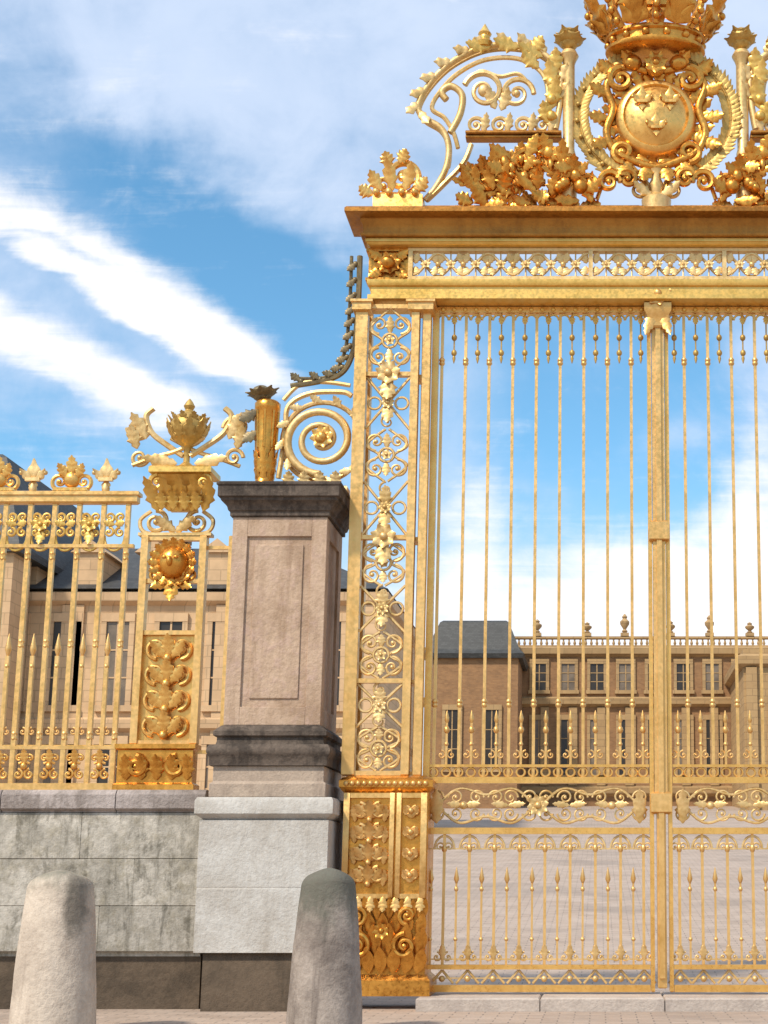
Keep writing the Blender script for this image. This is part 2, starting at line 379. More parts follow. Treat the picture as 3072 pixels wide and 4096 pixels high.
# ------------------------------------------------------------------ far buildings
def window_mesh(w, h, arched=False):
    m = MB(); m.box(-w / 2, w / 2, 0, .06, 0, h)
    return m
def facade(root, x0, x1, y, z0, rows, pitch, w, wall_mat, frame_mat):
    """rows = (sill z, height); every window a frame with its pane"""
    n = max(1, int((x1 - x0) / pitch)); st = (x1 - x0) / n
    for k, (zs, h) in enumerate(rows):
        f0 = None
        for i in range(n):
            cx = x0 + st * (i + .5)
            if f0 is None:
                f = MB(); f.box(cx - w / 2 - .22, cx + w / 2 + .22, y - .16, y - .004, zs + h, zs + h + .35); f.box(cx - w / 2 - .3, cx + w / 2 + .3, y - .2, y - .004, zs - .25, zs)
                f.box(cx - w / 2 - .22, cx - w / 2, y - .14, y - .004, zs, zs + h); f.box(cx + w / 2, cx + w / 2 + .22, y - .14, y - .004, zs, zs + h)
                f0 = f.build('window', frame_mat, root, 0)
                p = MB(); p.box(cx - w / 2, cx + w / 2, y - .06, y - .006, zs, zs + h); p0 = p.build('pane', GLASS, f0, 0); p1 = p0.data.copy(); p1.materials[0] = GLASS2
                b = MB()
                b.box(cx - .04, cx + .04, y - .09, y - .062, zs, zs + h)
                for q in (.33, .66): b.box(cx - w / 2, cx + w / 2, y - .088, y - .062, zs + h * q - .03, zs + h * q + .03)
                b0 = b.build('glazing_bar', frame_mat, f0, 0); X = cx
            else:
                c = copy_part(f0, cx - X); cp = copy_part(p0, 0, c);
                if (i * 7 + k * 3) % 5 < 2: cp.data = p1
                copy_part(b0, 0, c)

def buildings():
    # side wing that shows through the fence and beside the pier
    b = thing('palace_wing', 'long brick wing with slate hipped roof behind the left fence', 'building', (-20, 45, 3.35))
    m = MB(); m.rect(-36, -9.8, 45, 57, [(0, 0), (0, 13.4)]); m.build('wall', WING, b, 0)
    m = MB()
    for zc in (7.6, 12.9): m.rect(-36, -9.8, 45, 57, [(.02, zc), (.3, zc + .15), (.34, zc + .5), (.02, zc + .62)])
    for x in (-35.4, -29, -22.6, -16.2, -10.3): m.box(x - .45, x + .45, 44.86, 45.0 - .003, 1.6, 12.9)
    m.build('stone_trim', WING, b, 0)
    m = MB(); x0, x1, y0, y1, ze, zr = -36.3, -9.5, 44.6, 57.4, 13.55, 16.7
    m.add([(x0, y0, ze), (x1, y0, ze), (x1, y1, ze), (x0, y1, ze), (x0 + 5, 51, zr), (x1 - 5.2, 51, zr)], [(0, 1, 5, 4), (1, 2, 5), (2, 3, 4, 5), (3, 0, 4), (3, 2, 1, 0)])
    rf = m.build('roof', SLATE, b, 0)
    for i, x in enumerate((-20.5, -14.2)):
        c = MB(); c.box(x - .7, x + .7, 50.4, 51.6, 14.5, 17.0); c.box(x - .8, x + .8, 50.3, 51.7, 17.0, 17.2); c.build('chimney', BRICK, rf, 0)
    facade(b, -35, -10.8, 45, 0, [(4.4, 2.7), (8.7, 3.5)], 2.1, .95, BRICK, WING)
    for i in range(8):
        x = -33 + i * 2.7; d = MB(); d.box(x - .55, x + .55, 45.2, 48.5, 13.7, 15.2); d.add([(x - .75, 45.05, 15.2), (x + .75, 45.05, 15.2), (x, 45.05, 15.8), (x - .75, 49.0, 15.2), (x + .75, 49.0, 15.2), (x, 49.0, 15.8)], [(0, 1, 2), (5, 4, 3), (0, 3, 4, 1), (1, 4, 5, 2), (2, 5, 3, 0)]); dm = d.build('dormer', WING, rf, 0)
    # corner pavilion, taller, at the left edge
    b = thing('palace_pavilion', 'tall slate roofed pavilion rising above the fence at the left edge', 'building', (-28, 42.5, 3.15))
    m = MB(); m.rect(-33, -24.3, 42.5, 44.4, [(0, 0), (0, 14.6)]); m.build('wall', WING, b, 0)
    m = MB(); m.rect(-33, -24.3, 42.5, 56, [(.3, 14.6), (.3, 14.9), (-1.0, 18.9), (-1.3, 19.1)]); m.build('roof', SLATE, b, 0)
    facade(b, -32.5, -24.8, 42.5, 0, [(2.9, 3.2), (7.6, 3.6), (12.0, 1.8)], 2.4, 1.1, BRICK, ASHLAR)
    # main range facing the gate
    b = thing('palace_main_range', 'wide tan stone palace front with roof balustrade seen through the gate bars', 'building', (0, 90, 7.0))
    m = MB(); m.rect(-13, 34, 90, 110, [(0, 2), (0, 18.0)]); m.build('wall', BRICK, b, 0)
    m = MB()
    for zc in (7.7, 14.0, 17.6): m.rect(-13, 34, 90, 110, [(.02, zc), (.4, zc + .2), (.45, zc + .6), (.02, zc + .75)])
    for i in range(24): m.box(-12.6 + i * 2 - .3, -12.6 + i * 2 + .3, 89.8, 90 - .003, 8.46, 13.99)
    m.build('stone_trim', ASHLAR, b, 0)
    m = MB(); m.rect(-13, 34, 90.2, 110, [(0, 18.36), (0, 18.5)]);
    for i in range(118): x = -12.9 + i * .4; m.lathe([(.06, 18.5), (.11, 18.65), (.05, 18.85), (.08, 18.95)], x, 90.3, 6)
    m.rect(-13, 34, 90.2, 90.5, [(0, 18.95), (.05, 19.0), (.05, 19.12), (0, 19.15)]); m.build('balustrade', ASHLAR, b, 30)
    for i, x in enumerate((-5.2, -1.6, 1.1, 4.4, 7.2, 10.1, 12.6, 15.4)):
        u = MB(); h = (1.0, .8, 1.4, .9, 1.3, .8, 1.6, 1.0)[i]; u.box(x - .3, x + .3, 90.1, 90.6, 19.16, 19.4)
        u.lathe([(.12, 19.4), (.22, 19.4 + h * .1), (.1, 19.4 + h * .2), (.32, 19.4 + h * .45), (.34, 19.4 + h * .6), (.14, 19.4 + h * .75), (.2, 19.4 + h * .85), (.04, 19.4 + h)], x, 90.35, 10)
        u.build('roof_urn', ASHLAR, b, 40)
    facade(b, -12.2, 33, 90, 0, [(9.2, 3.9), (15.2, 1.9)], 2.0, .95, BRICK, ASHLAR)
    # slate pavilion in front of its left end
    b = thing('slate_pavilion', 'narrow pavilion with steep dark slate roof beside the inner gate post', 'building', (-9, 84, 6.5))
    m = MB(); m.rect(-12.3, -6.2, 84, 89.9, [(0, 2), (0, 16.6)]); m.build('wall', BRICK, b, 0)
    m = MB(); m.rect(-12.3, -6.2, 84, 89.9, [(.3, 16.6), (.4, 16.9), (.1, 17.2), (-.7, 19.2), (-.9, 19.35)]); rf = m.build('roof', SLATE, b, 0)
    facade(b, -11.9, -6.6, 84, 0, [(9.2, 3.9)], 1.8, .9, BRICK, ASHLAR)
    # forward pavilion at right
    b = thing('stone_pavilion', 'pale stone pavilion with pilasters standing before the brick range at right', 'building', (11, 80, 6.2))
    m = MB(); m.rect(8.6, 16, 80, 89.9, [(0, 2), (0, 15.4), (.4, 15.6), (.45, 16.1), (0, 16.3), (0, 16.6)]); m.build('wall', ASHLAR, b, 0)
    m = MB()
    for x in (9.1, 11.0, 13.6, 15.5): m.box(x - .35, x + .35, 79.75, 80 - .003, 3.4, 15.39)
    m.build('pilaster', ASHLAR, b, 0)
    facade(b, 9.4, 15.2, 80, 0, [(9.2, 3.9)], 2.6, 1.0, ASHLAR, ASHLAR)
buildings()

# ------------------------------------------------------------------ stone pier, low wall, bollards
def pier(cx, label):
    r = thing('gate_pier', label, 'pillar', (cx, 0, 0))
    H = .53; y0, y1 = -.5, .5
    def band(z): return (cx - H, cx + H, y0, y1)
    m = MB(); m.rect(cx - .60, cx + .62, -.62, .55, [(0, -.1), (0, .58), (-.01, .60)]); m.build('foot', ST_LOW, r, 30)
    m = MB(); m.rect(cx - .69, cx + .69, -.68, .66, [(0, .60), (0, 1.26), (-.004, 1.265), (-.004, 1.275), (0, 1.28), (0, 1.985), (-.03, 1.99)])
    m.rect(cx - .69, cx + .69, -.68, .66, [(-.03, 1.991), (.02, 2.03), (.05, 2.05), (.05, 2.19), (.03, 2.225), (-.04, 2.23)]); m.build('pedestal', ST_PED, r, 30, .008)
    m = MB(); m.rect(cx - .60, cx + .60, -.57, .57, [(.03, 2.232), (.03, 2.38), (.0, 2.40), (0, 2.57)]); m.build('plinth', ST_PLINTH, r, 30, .008)
    prof = [(.11, 2.572), (.11, 2.66)] + [(.11 + .03 * math.sin(a * PI / 6), 2.66 + .14 * a / 6) for a in range(1, 7)] + [(.06, 2.80), (.05, 2.84), (.05, 2.88), (.085, 2.90), (.085, 2.95), (.02, 3.01), (0, 3.02)]
    m = MB(); m.rect(cx - H, cx + H, y0, y1, prof); m.build('base_moulding', ST_CAP, r, 40)
    # shaft with a sunk panel on the front and on the right side
    z0, z1 = 3.021, 5.36; m = MB()
    m.rect(cx - H + .03, cx + H - .03, y0 + .03, y1 - .03, [(0, z0), (0, z1)])
    for (a, b_, c, d) in ((-H, -H + .17, z0, z1), (H - .17, H, z0, z1), (-H + .17, H - .17, z0, z0 + .2), (-H + .17, H - .17, z1 - .22, z1)):
        m.box(cx + a, cx + b_, y0, y0 + .04, c, d)
    m.box(cx - .27, cx + .27, y0 + .012, y0 + .04, z0 + .29, z1 - .31, .008)
    for sx in (-1, 1):
        xa, xb = sorted((cx + sx * H, cx + sx * (H - .035)))
        for (a, b_, c, d) in ((y0 + .041, y0 + .18, z0, z1), (y1 - .18, y1, z0, z1), (y0 + .18, y1 - .18, z0, z0 + .2), (y0 + .18, y1 - .18, z1 - .22, z1)): m.box(xa, xb, a, b_, c, d)
    m.build('shaft', ST_SHAFT, r, 0, .006)
    prof = [(0, 5.362), (.03, 5.37), (.03, 5.42), (.05, 5.43), (.06, 5.47), (.10, 5.52), (.12, 5.53), (.12, 5.56), (.15, 5.57), (.15, 5.69), (.165, 5.70), (.165, 5.735), (.1, 5.75)]
    m = MB(); m.rect(cx - H, cx + H, y0, y1, prof); m.build('cap', ST_CAP, r, 40, .006)
    return r
PIER_X = -4.27
pier(PIER_X, 'square stone pillar with blackened cap and sunk panel between fence and gate')

def low_wall():
    r = thing('low_wall', 'low stone wall streaked grey and black carrying the gilded fence', 'wall', (-9, 0, 0))
    x0, x1 = -14.0, PIER_X - .70
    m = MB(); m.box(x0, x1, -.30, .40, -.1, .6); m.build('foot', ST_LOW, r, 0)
    rnd = random.Random(3); m = MB(); m.box(x0, x1 - .01, -.31, .38, .55, 2.08)
    for k, (za, zb) in enumerate(((.60, 1.08), (1.08, 1.58), (1.58, 2.08))):
        x = x1
        while x > x0 + .3:
            w = rnd.choice((1.05, 1.3, 1.55)) if not (x == x1) else (1.1, .75, 1.35)[k]
            xa = max(x0, x - w); m.cur = rnd.uniform(.85, 1.12) * (.80, .90, 1.08)[k]; o = rnd.uniform(0, .008)
            m.box(xa + .002, x - .002, -.38 - o, -.30, za + .002, zb - .002, .007); x = xa
    m.cur = 1; m.build('masonry', ST_WALL, r, 30)
    m = MB(); x = x1; k = 0
    while x > x0 + .2:
        xa = x - (.98, 1.25, 1.4)[k % 3]; m.cur = rnd.uniform(.82, 1.12)
        m.prism(xa + .004, x - .004, [(-.38, 2.082), (-.38, 2.095), (-.41, 2.105), (-.435, 2.12), (-.435, 2.27), (-.40, 2.32), (-.37, 2.326), (.40, 2.326), (.40, 2.082)]); x = xa; k += 1
    m.cur = 1; m.build('coping', ST_COPE, r, 30, .006)
low_wall()

def bollards():
    def prof(rb, rt, h): 
        P = [(rb * 1.02, -.15), (rb, 0), (rb * .97, .25), ((rb + rt) * .5, h * .55), (rt, h - .14)]
        return P + [(max(.015, rt * math.cos(a) ** .62), h - .14 + .14 * math.sin(a)) for a in [PI / 2 * q / 12 for q in range(1, 13)]]
    for (x, y, rb, rt, h, lean, lab) in ((-3.15, -3.0, .34, .245, 1.43, 0, 'stone bollard with grey lichened top in front of the gate pedestal'),
                                         (-5.58, -3.0, .375, .29, 1.41, 0, 'pale tan stone bollard with one dark stained side before the low wall')):
        m = MB(); n = 40; P = prof(rb, rt, h); Q = []
        for i in range(len(P) - 1):
            for j in range(4): Q.append((P[i][0] + (P[i + 1][0] - P[i][0]) * j / 4, P[i][1] + (P[i + 1][1] - P[i][1]) * j / 4))
        Q.append(P[-1]); m.lathe(Q, 0, 0, n); rnd = random.Random(int(x * 10)); ph = [rnd.uniform(0, 6) for _ in range(6)]
        vs = []
        for (a, b, c) in m.v:
            an = math.atan2(b, a); q = 1 + .014 * math.sin(3 * an + ph[0] + c * 2) + .010 * math.sin(5 * an + ph[1] - c * 5) + .008 * math.sin(9 * an + c * 11 + ph[2])
            vs.append((x + a * q, y + b * q, c + (.02 * math.sin(2 * an + ph[3]) if c > h - .2 else 0)))
        m.v = vs
        o = m.build('bollard', ST_BOL if x > -4 else ST_BOL2, None, 80); tag(o, lab, 'bollard', 'stone bollards in front of the gate')
bollards()

# ------------------------------------------------------------------ the gilded gate
gate = thing('gilded_gate', 'tall gilded wrought iron gate with crowned crest, cornice and double doors', 'gate', (0, 0, .13))

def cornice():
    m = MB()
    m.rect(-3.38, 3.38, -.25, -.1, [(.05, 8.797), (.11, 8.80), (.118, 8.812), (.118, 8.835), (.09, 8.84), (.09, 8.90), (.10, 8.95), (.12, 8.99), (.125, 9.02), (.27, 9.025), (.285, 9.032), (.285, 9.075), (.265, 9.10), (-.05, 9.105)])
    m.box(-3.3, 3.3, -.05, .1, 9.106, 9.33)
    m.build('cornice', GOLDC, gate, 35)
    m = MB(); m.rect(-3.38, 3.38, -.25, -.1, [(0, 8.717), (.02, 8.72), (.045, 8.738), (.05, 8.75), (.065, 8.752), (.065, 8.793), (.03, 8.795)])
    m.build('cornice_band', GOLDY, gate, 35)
    m = MB(); m.rect(-3.38, 3.38, -.22, .22, [(.0, 8.10), (.03, 8.115), (.03, 8.17), (0, 8.18), (0, 8.28), (.025, 8.29), (.04, 8.32), (.04, 8.365), (0, 8.38)])
    m.zmap(lambda z: 8.052 + (z - 8.10) * .935)
    m.build('architrave', GOLDY, gate, 35)
cornice()

def frieze():
    m = MB(); y = -.17
    for z in (8.405, 8.815): m.box(-2.95, 2.95, y - .05, y + .05, z - .022, z + .022)
    for s in (-1, 1):
        for x in (.79, 2.92): m.box(s * x - .025, s * x + .025, y - .05, y + .05, 8.425, 8.795)
    zc = 8.61; A = .15
    segs = ((-2.89, -.82, 7), (-.76, .76, 5), (.82, 2.89, 7))
    for (a, b, n) in segs:
        st = (b - a) / n
        for sg in (1, -1):
            P = [(a + (b - a) * i / (n * 14), y + .02 * sg, zc + sg * A * math.cos(PI * i / 14)) for i in range(n * 14 + 1)]
            m.tube(P, .02, 6)
        for i in range(n):
            cx = a + st * (i + .5)
            for sg in (1, -1):
                m.leaf((cx - st * .5 + .02, y - .01, zc + sg * .02), (.25, 0, sg * 1.0), .15, .05, .15)
                m.leaf((cx + st * .5 - .02, y - .01, zc + sg * .02), (-.25, 0, sg * 1.0), .15, .05, .15)
                m.tube([(cx, y, zc + sg * A * .2), (cx, y, zc + sg * .19)], .010, 5)
            m.rosette((cx, y - .03, zc), .065, 6)
        for i in range(1, n): m.ball((a + st * i, y - .02, zc), .035, None, None, 8, 6)
    m.zmap(lambda z: 8.315 + (z - 8.38) * .87); m.build('frieze', GOLDP, gate, 50)
    for s in (-1, 1):
        k = MB(); c = s * 3.18
        k.rect(c - .27, c + .27, -.20, .02, [(0, 8.382), (0, 8.42), (-.03, 8.43), (-.03, 8.79), (0, 8.80), (0, 8.84)])
        k.rosette((c, -.2, 8.61), .17, 8, .3); k.ball((c, -.26, 8.61), .085, .07, .085)
        for a in (-1, 1):
            for b in (-1, 1): k.leaf((c + a * .05, -.19, 8.61 + b * .05), (a, 0, b * .8), .24, .07, .15)
        k.zmap(lambda z: 8.315 + (z - 8.38) * .87); k.build('corner_block', GOLDO, gate, 45)
frieze()

def TOP(z): return z - .048 * max(0, min(1, (z - 5.5) / 1.5))
def pylon():
    root = MB()
    xo0, xo1, xi0, xi1 = -3.54, -3.40, -2.885, -2.63
    for (a, b, c, d) in ((xo0, xo1, -.24, -.11), (-2.885, -2.795, -.24, -.11), (-2.755, -2.665, -.20, -.07), (xo0, xo1, .11, .24), (-2.80, -2.70, .11, .24)):
        root.box(a, b, c, d, 2.49, 8.098, .014)
    for z in (2.52, 3.55, 5.2, 7.2, 8.03): root.box(xo1, -2.885, -.215, -.135, z - .025, z + .025)
    for z in (2.52, 3.55, 5.2, 7.2, 8.03): root.box(xo0 + .04, xo1 - .04, -.11, .11, z - .025, z + .025); root.box(-2.84, -2.76, -.11, .11, z - .025, z + .025)
    root.rect(-2.90, -2.66, -.25, -.06, [(0, 7.95), (.03, 7.97), (.03, 8.05), (.05, 8.06), (.05, 8.09)])
    root.rect(xo0 - .01, xo1 + .01, -.25, -.1, [(0, 7.95), (.03, 7.97), (.03, 8.05), (.05, 8.06), (.05, 8.09)])
    root.zmap(TOP); pyl = root.build('pylon_posts', GOLDB, gate, 35)
    m = MB(); cx = (xo1 - 2.885) / 2; hw = .255; y = -.175
    def cell(z0, h, kind):
        zc = z0 + h / 2
        if kind == 0:      # two pairs of facing scrolls and a ring
            for sx in (-1, 1):
                for sz in (-1, 1):
                    m.scroll(cx + sx * hw * .5, zc + sz * h * .26, hw * .46, PI / 2 * (1 if sz < 0 else -1), sx * sz * 1.35, y, .019)
                m.tube(spline([(cx + sx * .02, y, z0), (cx + sx * hw * .92, y, zc - h * .2), (cx + sx * hw * .35, y, zc), (cx + sx * hw * .92, y, zc + h * .2), (cx + sx * .02, y, z0 + h)], 8), .016, 6)
            m.tube([(cx + .085 * math.cos(a * PI / 8), y - .01, zc + .085 * math.sin(a * PI / 8)) for a in range(16)], .017, 6, True)
            m.rosette((cx, y - .03, zc), .07, 6)
            for s in (-1, 1): m.leaf((cx, y - .01, zc + s * .09), (0, 0, s), h * .28, .05, .15)
        else:              # crossed bars with leaf and rings
            for s in (-1, 1):
                m.tube([(cx - s * hw, y - .012 * s, z0), (cx + s * hw, y - .012 * s, z0 + h)], .017, 6)
                m.tube([(cx + s * hw * .62 + .075 * math.cos(a * PI / 7), y, zc + .075 * math.sin(a * PI / 7)) for a in range(14)], .015, 6, True)
                m.leaf((cx, y - .02, zc), (0, 0, s), h * .42, .075, .2)
                m.scroll(cx, z0 + h / 2 + s * h * .36, .085, PI / 2, 1.2, y, .014)
            m.rosette((cx, y - .04, zc), .085, 8)
    z = 2.56; i = 0
    for (a, b, n) in ((2.55, 3.52, 2), (3.58, 5.17, 3), (5.23, 7.17, 3), (7.23, 8.0, 1)):
        for k in range(n): cell(a + (b - a) * k / n, (b - a) / n, (i + k) % 2)
        i += n
    # mask and shells where the cross bars sit
    for zz in (7.2, 5.2): m.rosette((cx, y - .06, zz), .16, 7, .35); m.leaf((cx, y - .05, zz - .05), (0, 0, -1), .3, .1, .2)
    m.zmap(TOP); m.build('scrollwork_panel', GOLDP, pyl, 50)
    # pedestal
    PX0, PX1 = -3.49, -2.56
    p = MB(); p.rect(PX0, PX1, -.3, .3, [(.06, .137), (.06, .30), (.02, .34), (0, .36), (0, 2.30), (.02, 2.32), (.05, 2.36), (.05, 2.43), (.02, 2.46), (-.05, 2.49)])
    ped = p.build('pedestal', GOLDO, gate, 35)
    q = MB(); rnd = random.Random(5); yf = -.315
    for (a, b) in ((PX0 + .01, PX0 + .075), (-2.975, -2.925), (-2.90, -2.85), (PX1 - .075, PX1 - .01)): q.box(a, b, yf - .04, yf + .02, 1.16, 2.3, .01)
    for zb in (2.24, 1.16): q.box(PX0 + .075, -2.975, yf - .03, yf + .02, zb, zb + .05); q.box(-2.85, PX1 - .075, yf - .03, yf + .02, zb, zb + .05)
    xa = (PX0 + .075 - 2.975) / 2; xb = (-2.85 + PX1 - .075) / 2
    for cz in (2.10, 1.87, 1.64, 1.41):
        for s in (-1, 1):
            q.scroll(xa + s * .105, cz, .085, PI / 2, s * 1.5, yf - .02, .026); q.scroll(xb + s * .05, cz, .05, PI / 2, s * 1.4, yf - .02, .018)
            q.leaf((xa, yf - .02, cz - .08), (s * .75, 0, .7), .23, .06, .35); q.leaf((xa + s * .16, yf - .02, cz - .12), (s * .1, 0, 1), .2, .045, .3)
            q.leaf((xb, yf - .02, cz - .08), (s * .5, 0, .9), .17, .04, .3)
        q.leaf((xa, yf - .03, cz - .10), (0, 0, 1), .24, .065, .45); q.ball((xa, yf - .05, cz - .1), .035, None, None, 8, 5); q.ball((xb, yf - .04, cz), .035, None, None, 8, 5)
    for k in range(14): q.ball((PX0 + .03 + .067 * k, yf - .05, 2.395), .03, .03, .03, 8, 5)
    for k in range(7): q.leaf((PX0 + .06 + .135 * k, yf - .03, 1.18), (0, 0, -1), .17, .055, .2)
    q.build('scroll_relief', GOLDB, ped, 50)
    q = MB(); W_ = PX1 - PX0
    for row, (z0, L, W, n, out, cu) in enumerate(((.92, .26, .06, 8, .01, .2), (.76, .28, .065, 7, .02, .22), (.56, .34, .08, 6, .04, .26), (.37, .30, .075, 7, .05, .3))):
        for k in range(n):
            x = PX0 + .02 + (W_ - .04) * (k + .5) / n; q.leaf((x, yf - out, z0), ((k - (n - 1) / 2) * .10 + rnd.uniform(-.05, .05), 0, 1), L * rnd.uniform(.92, 1.08), W, cu, lobes=5)
    for g in (-1, 1): q.scroll((PX0 + PX1) / 2 + g * .25, .66, .13, PI / 2, g * 1.6, yf - .10, .03); q.scroll((PX0 + PX1) / 2 + g * .27, .98, .10, -PI / 2, -g * 1.5, yf - .06, .026)
    q.rosette(((PX0 + PX1) / 2, yf - .10, .82), .10, 8, .4)
    q.build('acanthus_leaves', GOLDO, ped, 50)
    # small side bracket that climbs from the pier to the cornice
    s = MB()
    def pth(off): return spline(xz([(-3.555 - off, 8.70), (-3.555 - off, 8.25), (-3.565 - off, 7.85), (-3.61 - off, 7.46), (-3.79 - off, 7.19), (-4.32, 7.07 + off)], 0.0), 10)
    s.tube(pth(0), [.035] * 51, 7); s.tube(pth(.1), [.022] * 51, 7)
    P = pth(.05)
    for k in range(3, 50, 4):
        p_ = P[k]; d_ = (P[k + 1] - P[k - 1]).normalized(); nrm = Vector((-d_.z, 0, d_.x)) * (1 if d_.x < .2 else 1)
        nrm = Vector((d_.z, 0, -d_.x)) if Vector((d_.z, 0, -d_.x)).x < 0 else Vector((-d_.z, 0, d_.x))
        s.leaf((p_.x, -.03, p_.z), (nrm.x * .8 + d_.x, -.0, nrm.z * .8 + d_.z), .15, .045, .3)
        s.ball((p_.x, 0, p_.z), .04, .04, .04, 8, 5)
    s.build('side_bracket', IRON, pyl, 50)
    mirror_tree(pyl, gate); mirror_tree(ped, gate)
pylon()

def doors():
    for side in (-1,):
        leaf = MB(); y = 0.0
        # frame of the leaf: hanging stile, rails
        leaf.box(-2.66, -2.585, -.05, .05, .16, 8.095, .012)
        leaf.box(-.125, -.08, -.05, .05, .16, 8.095, .01)
        for (a, b) in ((.16, .235), (.40, .45), (1.86, 1.93), (2.42, 2.49), (8.02, 8.09)): leaf.box(-2.585, -.13, -.045, .045, a, b)
        for (a, b) in ((2.60, 2.63),): leaf.box(-2.585, -.13, -.03, .03, a, b)
        lf = leaf.zmap(TOP).build('door_leaf', GOLD, gate, 30)
        X = [-2.545 + .279 * k for k in range(9)]
        b = MB(); b.box(X[0] - .017, X[0] + .017, -.017, .017, 2.491, 8.019)
        for z in (3.32, 7.42): b.lathe([(.02, z - .05), (.034, z - .03), (.034, z - .01), (.026, z), (.034, z + .01), (.034, z + .03), (.02, z + .05)], X[0], 0, 10)
        b0 = b.zmap(TOP).build('bar', GOLDB, lf, 40)
        for x in X[1:]: copy_part(b0, x - X[0])
        mids = [(X[i] + X[i + 1]) / 2 for i in range(8)] + [X[-1] + .115]
        d = MB(); x = mids[0]       # pendant between the bars under the head rail
        d.tube([(x, 0, 8.02), (x, 0, 7.50)], .009, 6)
        for z, r in ((7.72, .034), (7.53, .034)): d.ball((x, 0, z), r, r, r * 1.2, 10, 6)
        d.lathe([(.004, 7.40), (.02, 7.46), (.012, 7.50)], x, 0, 8)
        d0 = d.zmap(TOP).build('pendant', GOLDG, lf, 50)
        for q in mids[1:]: copy_part(d0, q - mids[0])
        a = MB()                     # arches of the lambrequin
        for q in [-2.54 + .1307 * i for i in range(19)]:
            a.tube([(q + .062 * math.cos(PI * k / 8), 0, 7.94 + .065 * math.sin(PI * k / 8)) for k in range(9)], .013, 6)
        for q in mids:
            a.leaf((q, -.02, 8.0), (0, 0, -1), .14, .035, .2)
        for q in [-2.54 + .1307 * i for i in range(19)]: a.ball((q, -.05, 8.055), .028, .02, .028, 8, 5)
        a.zmap(TOP).build('lambrequin', GOLDY, lf, 50)
        s = MB(); x = mids[0]       # short spear bars standing on the middle rail
        s.box(x - .013, x + .013, -.013, .013, 2.63, 3.10); s.ball((x, 0, 3.02), .035, .035, .045, 10, 6)
        s.lathe([(.012, 3.09), (.026, 3.13), (.026, 3.16), (.004, 3.24)], x, 0, 8); s.ball((x, 0, 2.86), .026, None, None, 8, 5)
        for g in (-1, 1): s.scroll(x + g * .055, 2.74, .05, PI / 2, g * 1.2, 0, .011)
        s0 = s.build('spear_bar', GOLDB, lf, 50)
        for q in mids[1:]: copy_part(s0, q - mids[0])
        g = MB()
        for q in mids + X: g.tube([(q + .048 * math.cos(k * PI / 6), 0, 2.545 + .048 * math.sin(k * PI / 6)) for k in range(12)], .013, 6, True)
        g.build('ring_row', GOLD, lf, 50)
        # middle rail panel
        r = MB(); zc = 2.175
        for sg in (-1, 1):
            for (xc, w) in ((-1.95, 1), (-.79, -1)):
                r.tube(spline(xz([(xc - w * .55, zc), (xc - w * .3, zc + sg * .19), (xc, zc + sg * .12), (xc + w * .3, zc + sg * .19), (xc + w * .55, zc)], 0), 8), .015, 6)
            for xc in (-2.40, -1.95, -1.57, -1.18, -.79, -.34):
                r.scroll(xc - .11, zc + sg * .09, .085, 0, sg * 1.4, 0, .013); r.scroll(xc + .11, zc + sg * .09, .085, PI, -sg * 1.4, 0, .013)
            for xc in (-2.2, -1.7, -1.02, -.55): r.leaf((xc, -.02, zc), (sg, 0, .1), .20, .04, .2)
        r.rosette((-1.37, -.04, zc), .13, 8, .3); r.ball((-2.2, -.03, zc), .045, None, None, 8, 6); r.ball((-.55, -.03, zc), .045, None, None, 8, 6)
        for q in (-2.5, -.24): r.leaf((q, -.02, zc - .2), (0, 0, 1), .4, .08, .2)
        r.build('scroll_rail', GOLDP, lf, 50)
        # lower grille
        X, mids = mids, X
        k = MB(); k.box(X[0] - .015, X[0] + .015, -.015, .015, .451, 1.859)
        for z in (.62, 1.70): k.lathe([(.016, z - .04), (.028, z - .02), (.028, z + .02), (.016, z + .04)], X[0], 0, 8)
        k0 = k.build('lower_bar', GOLDB, lf, 40)
        for x in X[1:]: copy_part(k0, x - X[0])
        k = MB(); x = mids[0]; k.box(x - .011, x + .011, -.011, .011, .451, 1.32); k.ball((x, 0, 1.26), .024, .024, .03, 8, 5); k.lathe([(.01, 1.32), (.03, 1.37), (.003, 1.50)], x, 0, 8); k.ball((x, 0, .72), .024, None, None, 8, 5)
        k1 = k.build('lower_spear', GOLDB, lf, 50)
        for q in mids[1:]: copy_part(k1, q - mids[0])
        X, mids = mids, X
        e = MB()
        for q in mids:
            e.tube([(q + .11 * math.cos(PI * j / 10), 0, 1.70 + .14 * math.sin(PI * j / 10)) for j in range(11)], .013, 6)
            e.scroll(q - .05, 1.72, .05, 0, 1.2, 0, .011); e.scroll(q + .05, 1.72, .05, PI, -1.2, 0, .011)
            for g_ in (-1, 1): e.scroll(q + g_ * .06, .53, .055, PI / 2, g_ * 1.2, 0, .012); e.tube([(q + g_ * .125, 0, .25), (q, 0, .39)], .014, 6)
            e.ball((q, -.01, .30), .035, None, None, 8, 5); e.leaf((q, -.015, .5), (0, 0, 1), .17, .04, .2)
        e.box(-2.585, -.13, -.009, .009, .50, .515); e.box(-2.585, -.13, -.009, .009, 1.692, 1.706); e.box(-2.585, -.13, -.009, .009, .30, .312)
        e.build('lower_scrolls', GOLDP, lf, 50)
        mirror_tree(lf, gate)
    c = MB(); c.box(-.05, .05, -.08, .06, .2, 2.2, .012); c.box(-.072, .072, -.09, .06, 2.2, 8.098, .015); c.box(-.03, .03, -.12, -.08, .3, 8.0, .01)
    for z in (2.2, 5.3): c.rect(-.09, .09, -.11, .06, [(0, z - .12), (.025, z - .1), (.025, z + .1), (0, z + .12)])
    c.rect(-.1, .1, -.13, .06, [(0, 7.8), (.02, 7.82), (.03, 7.95), (.06, 8.0), (.06, 8.09)]); c.rosette((0, -.18, 8.2), .17, 8, .3)
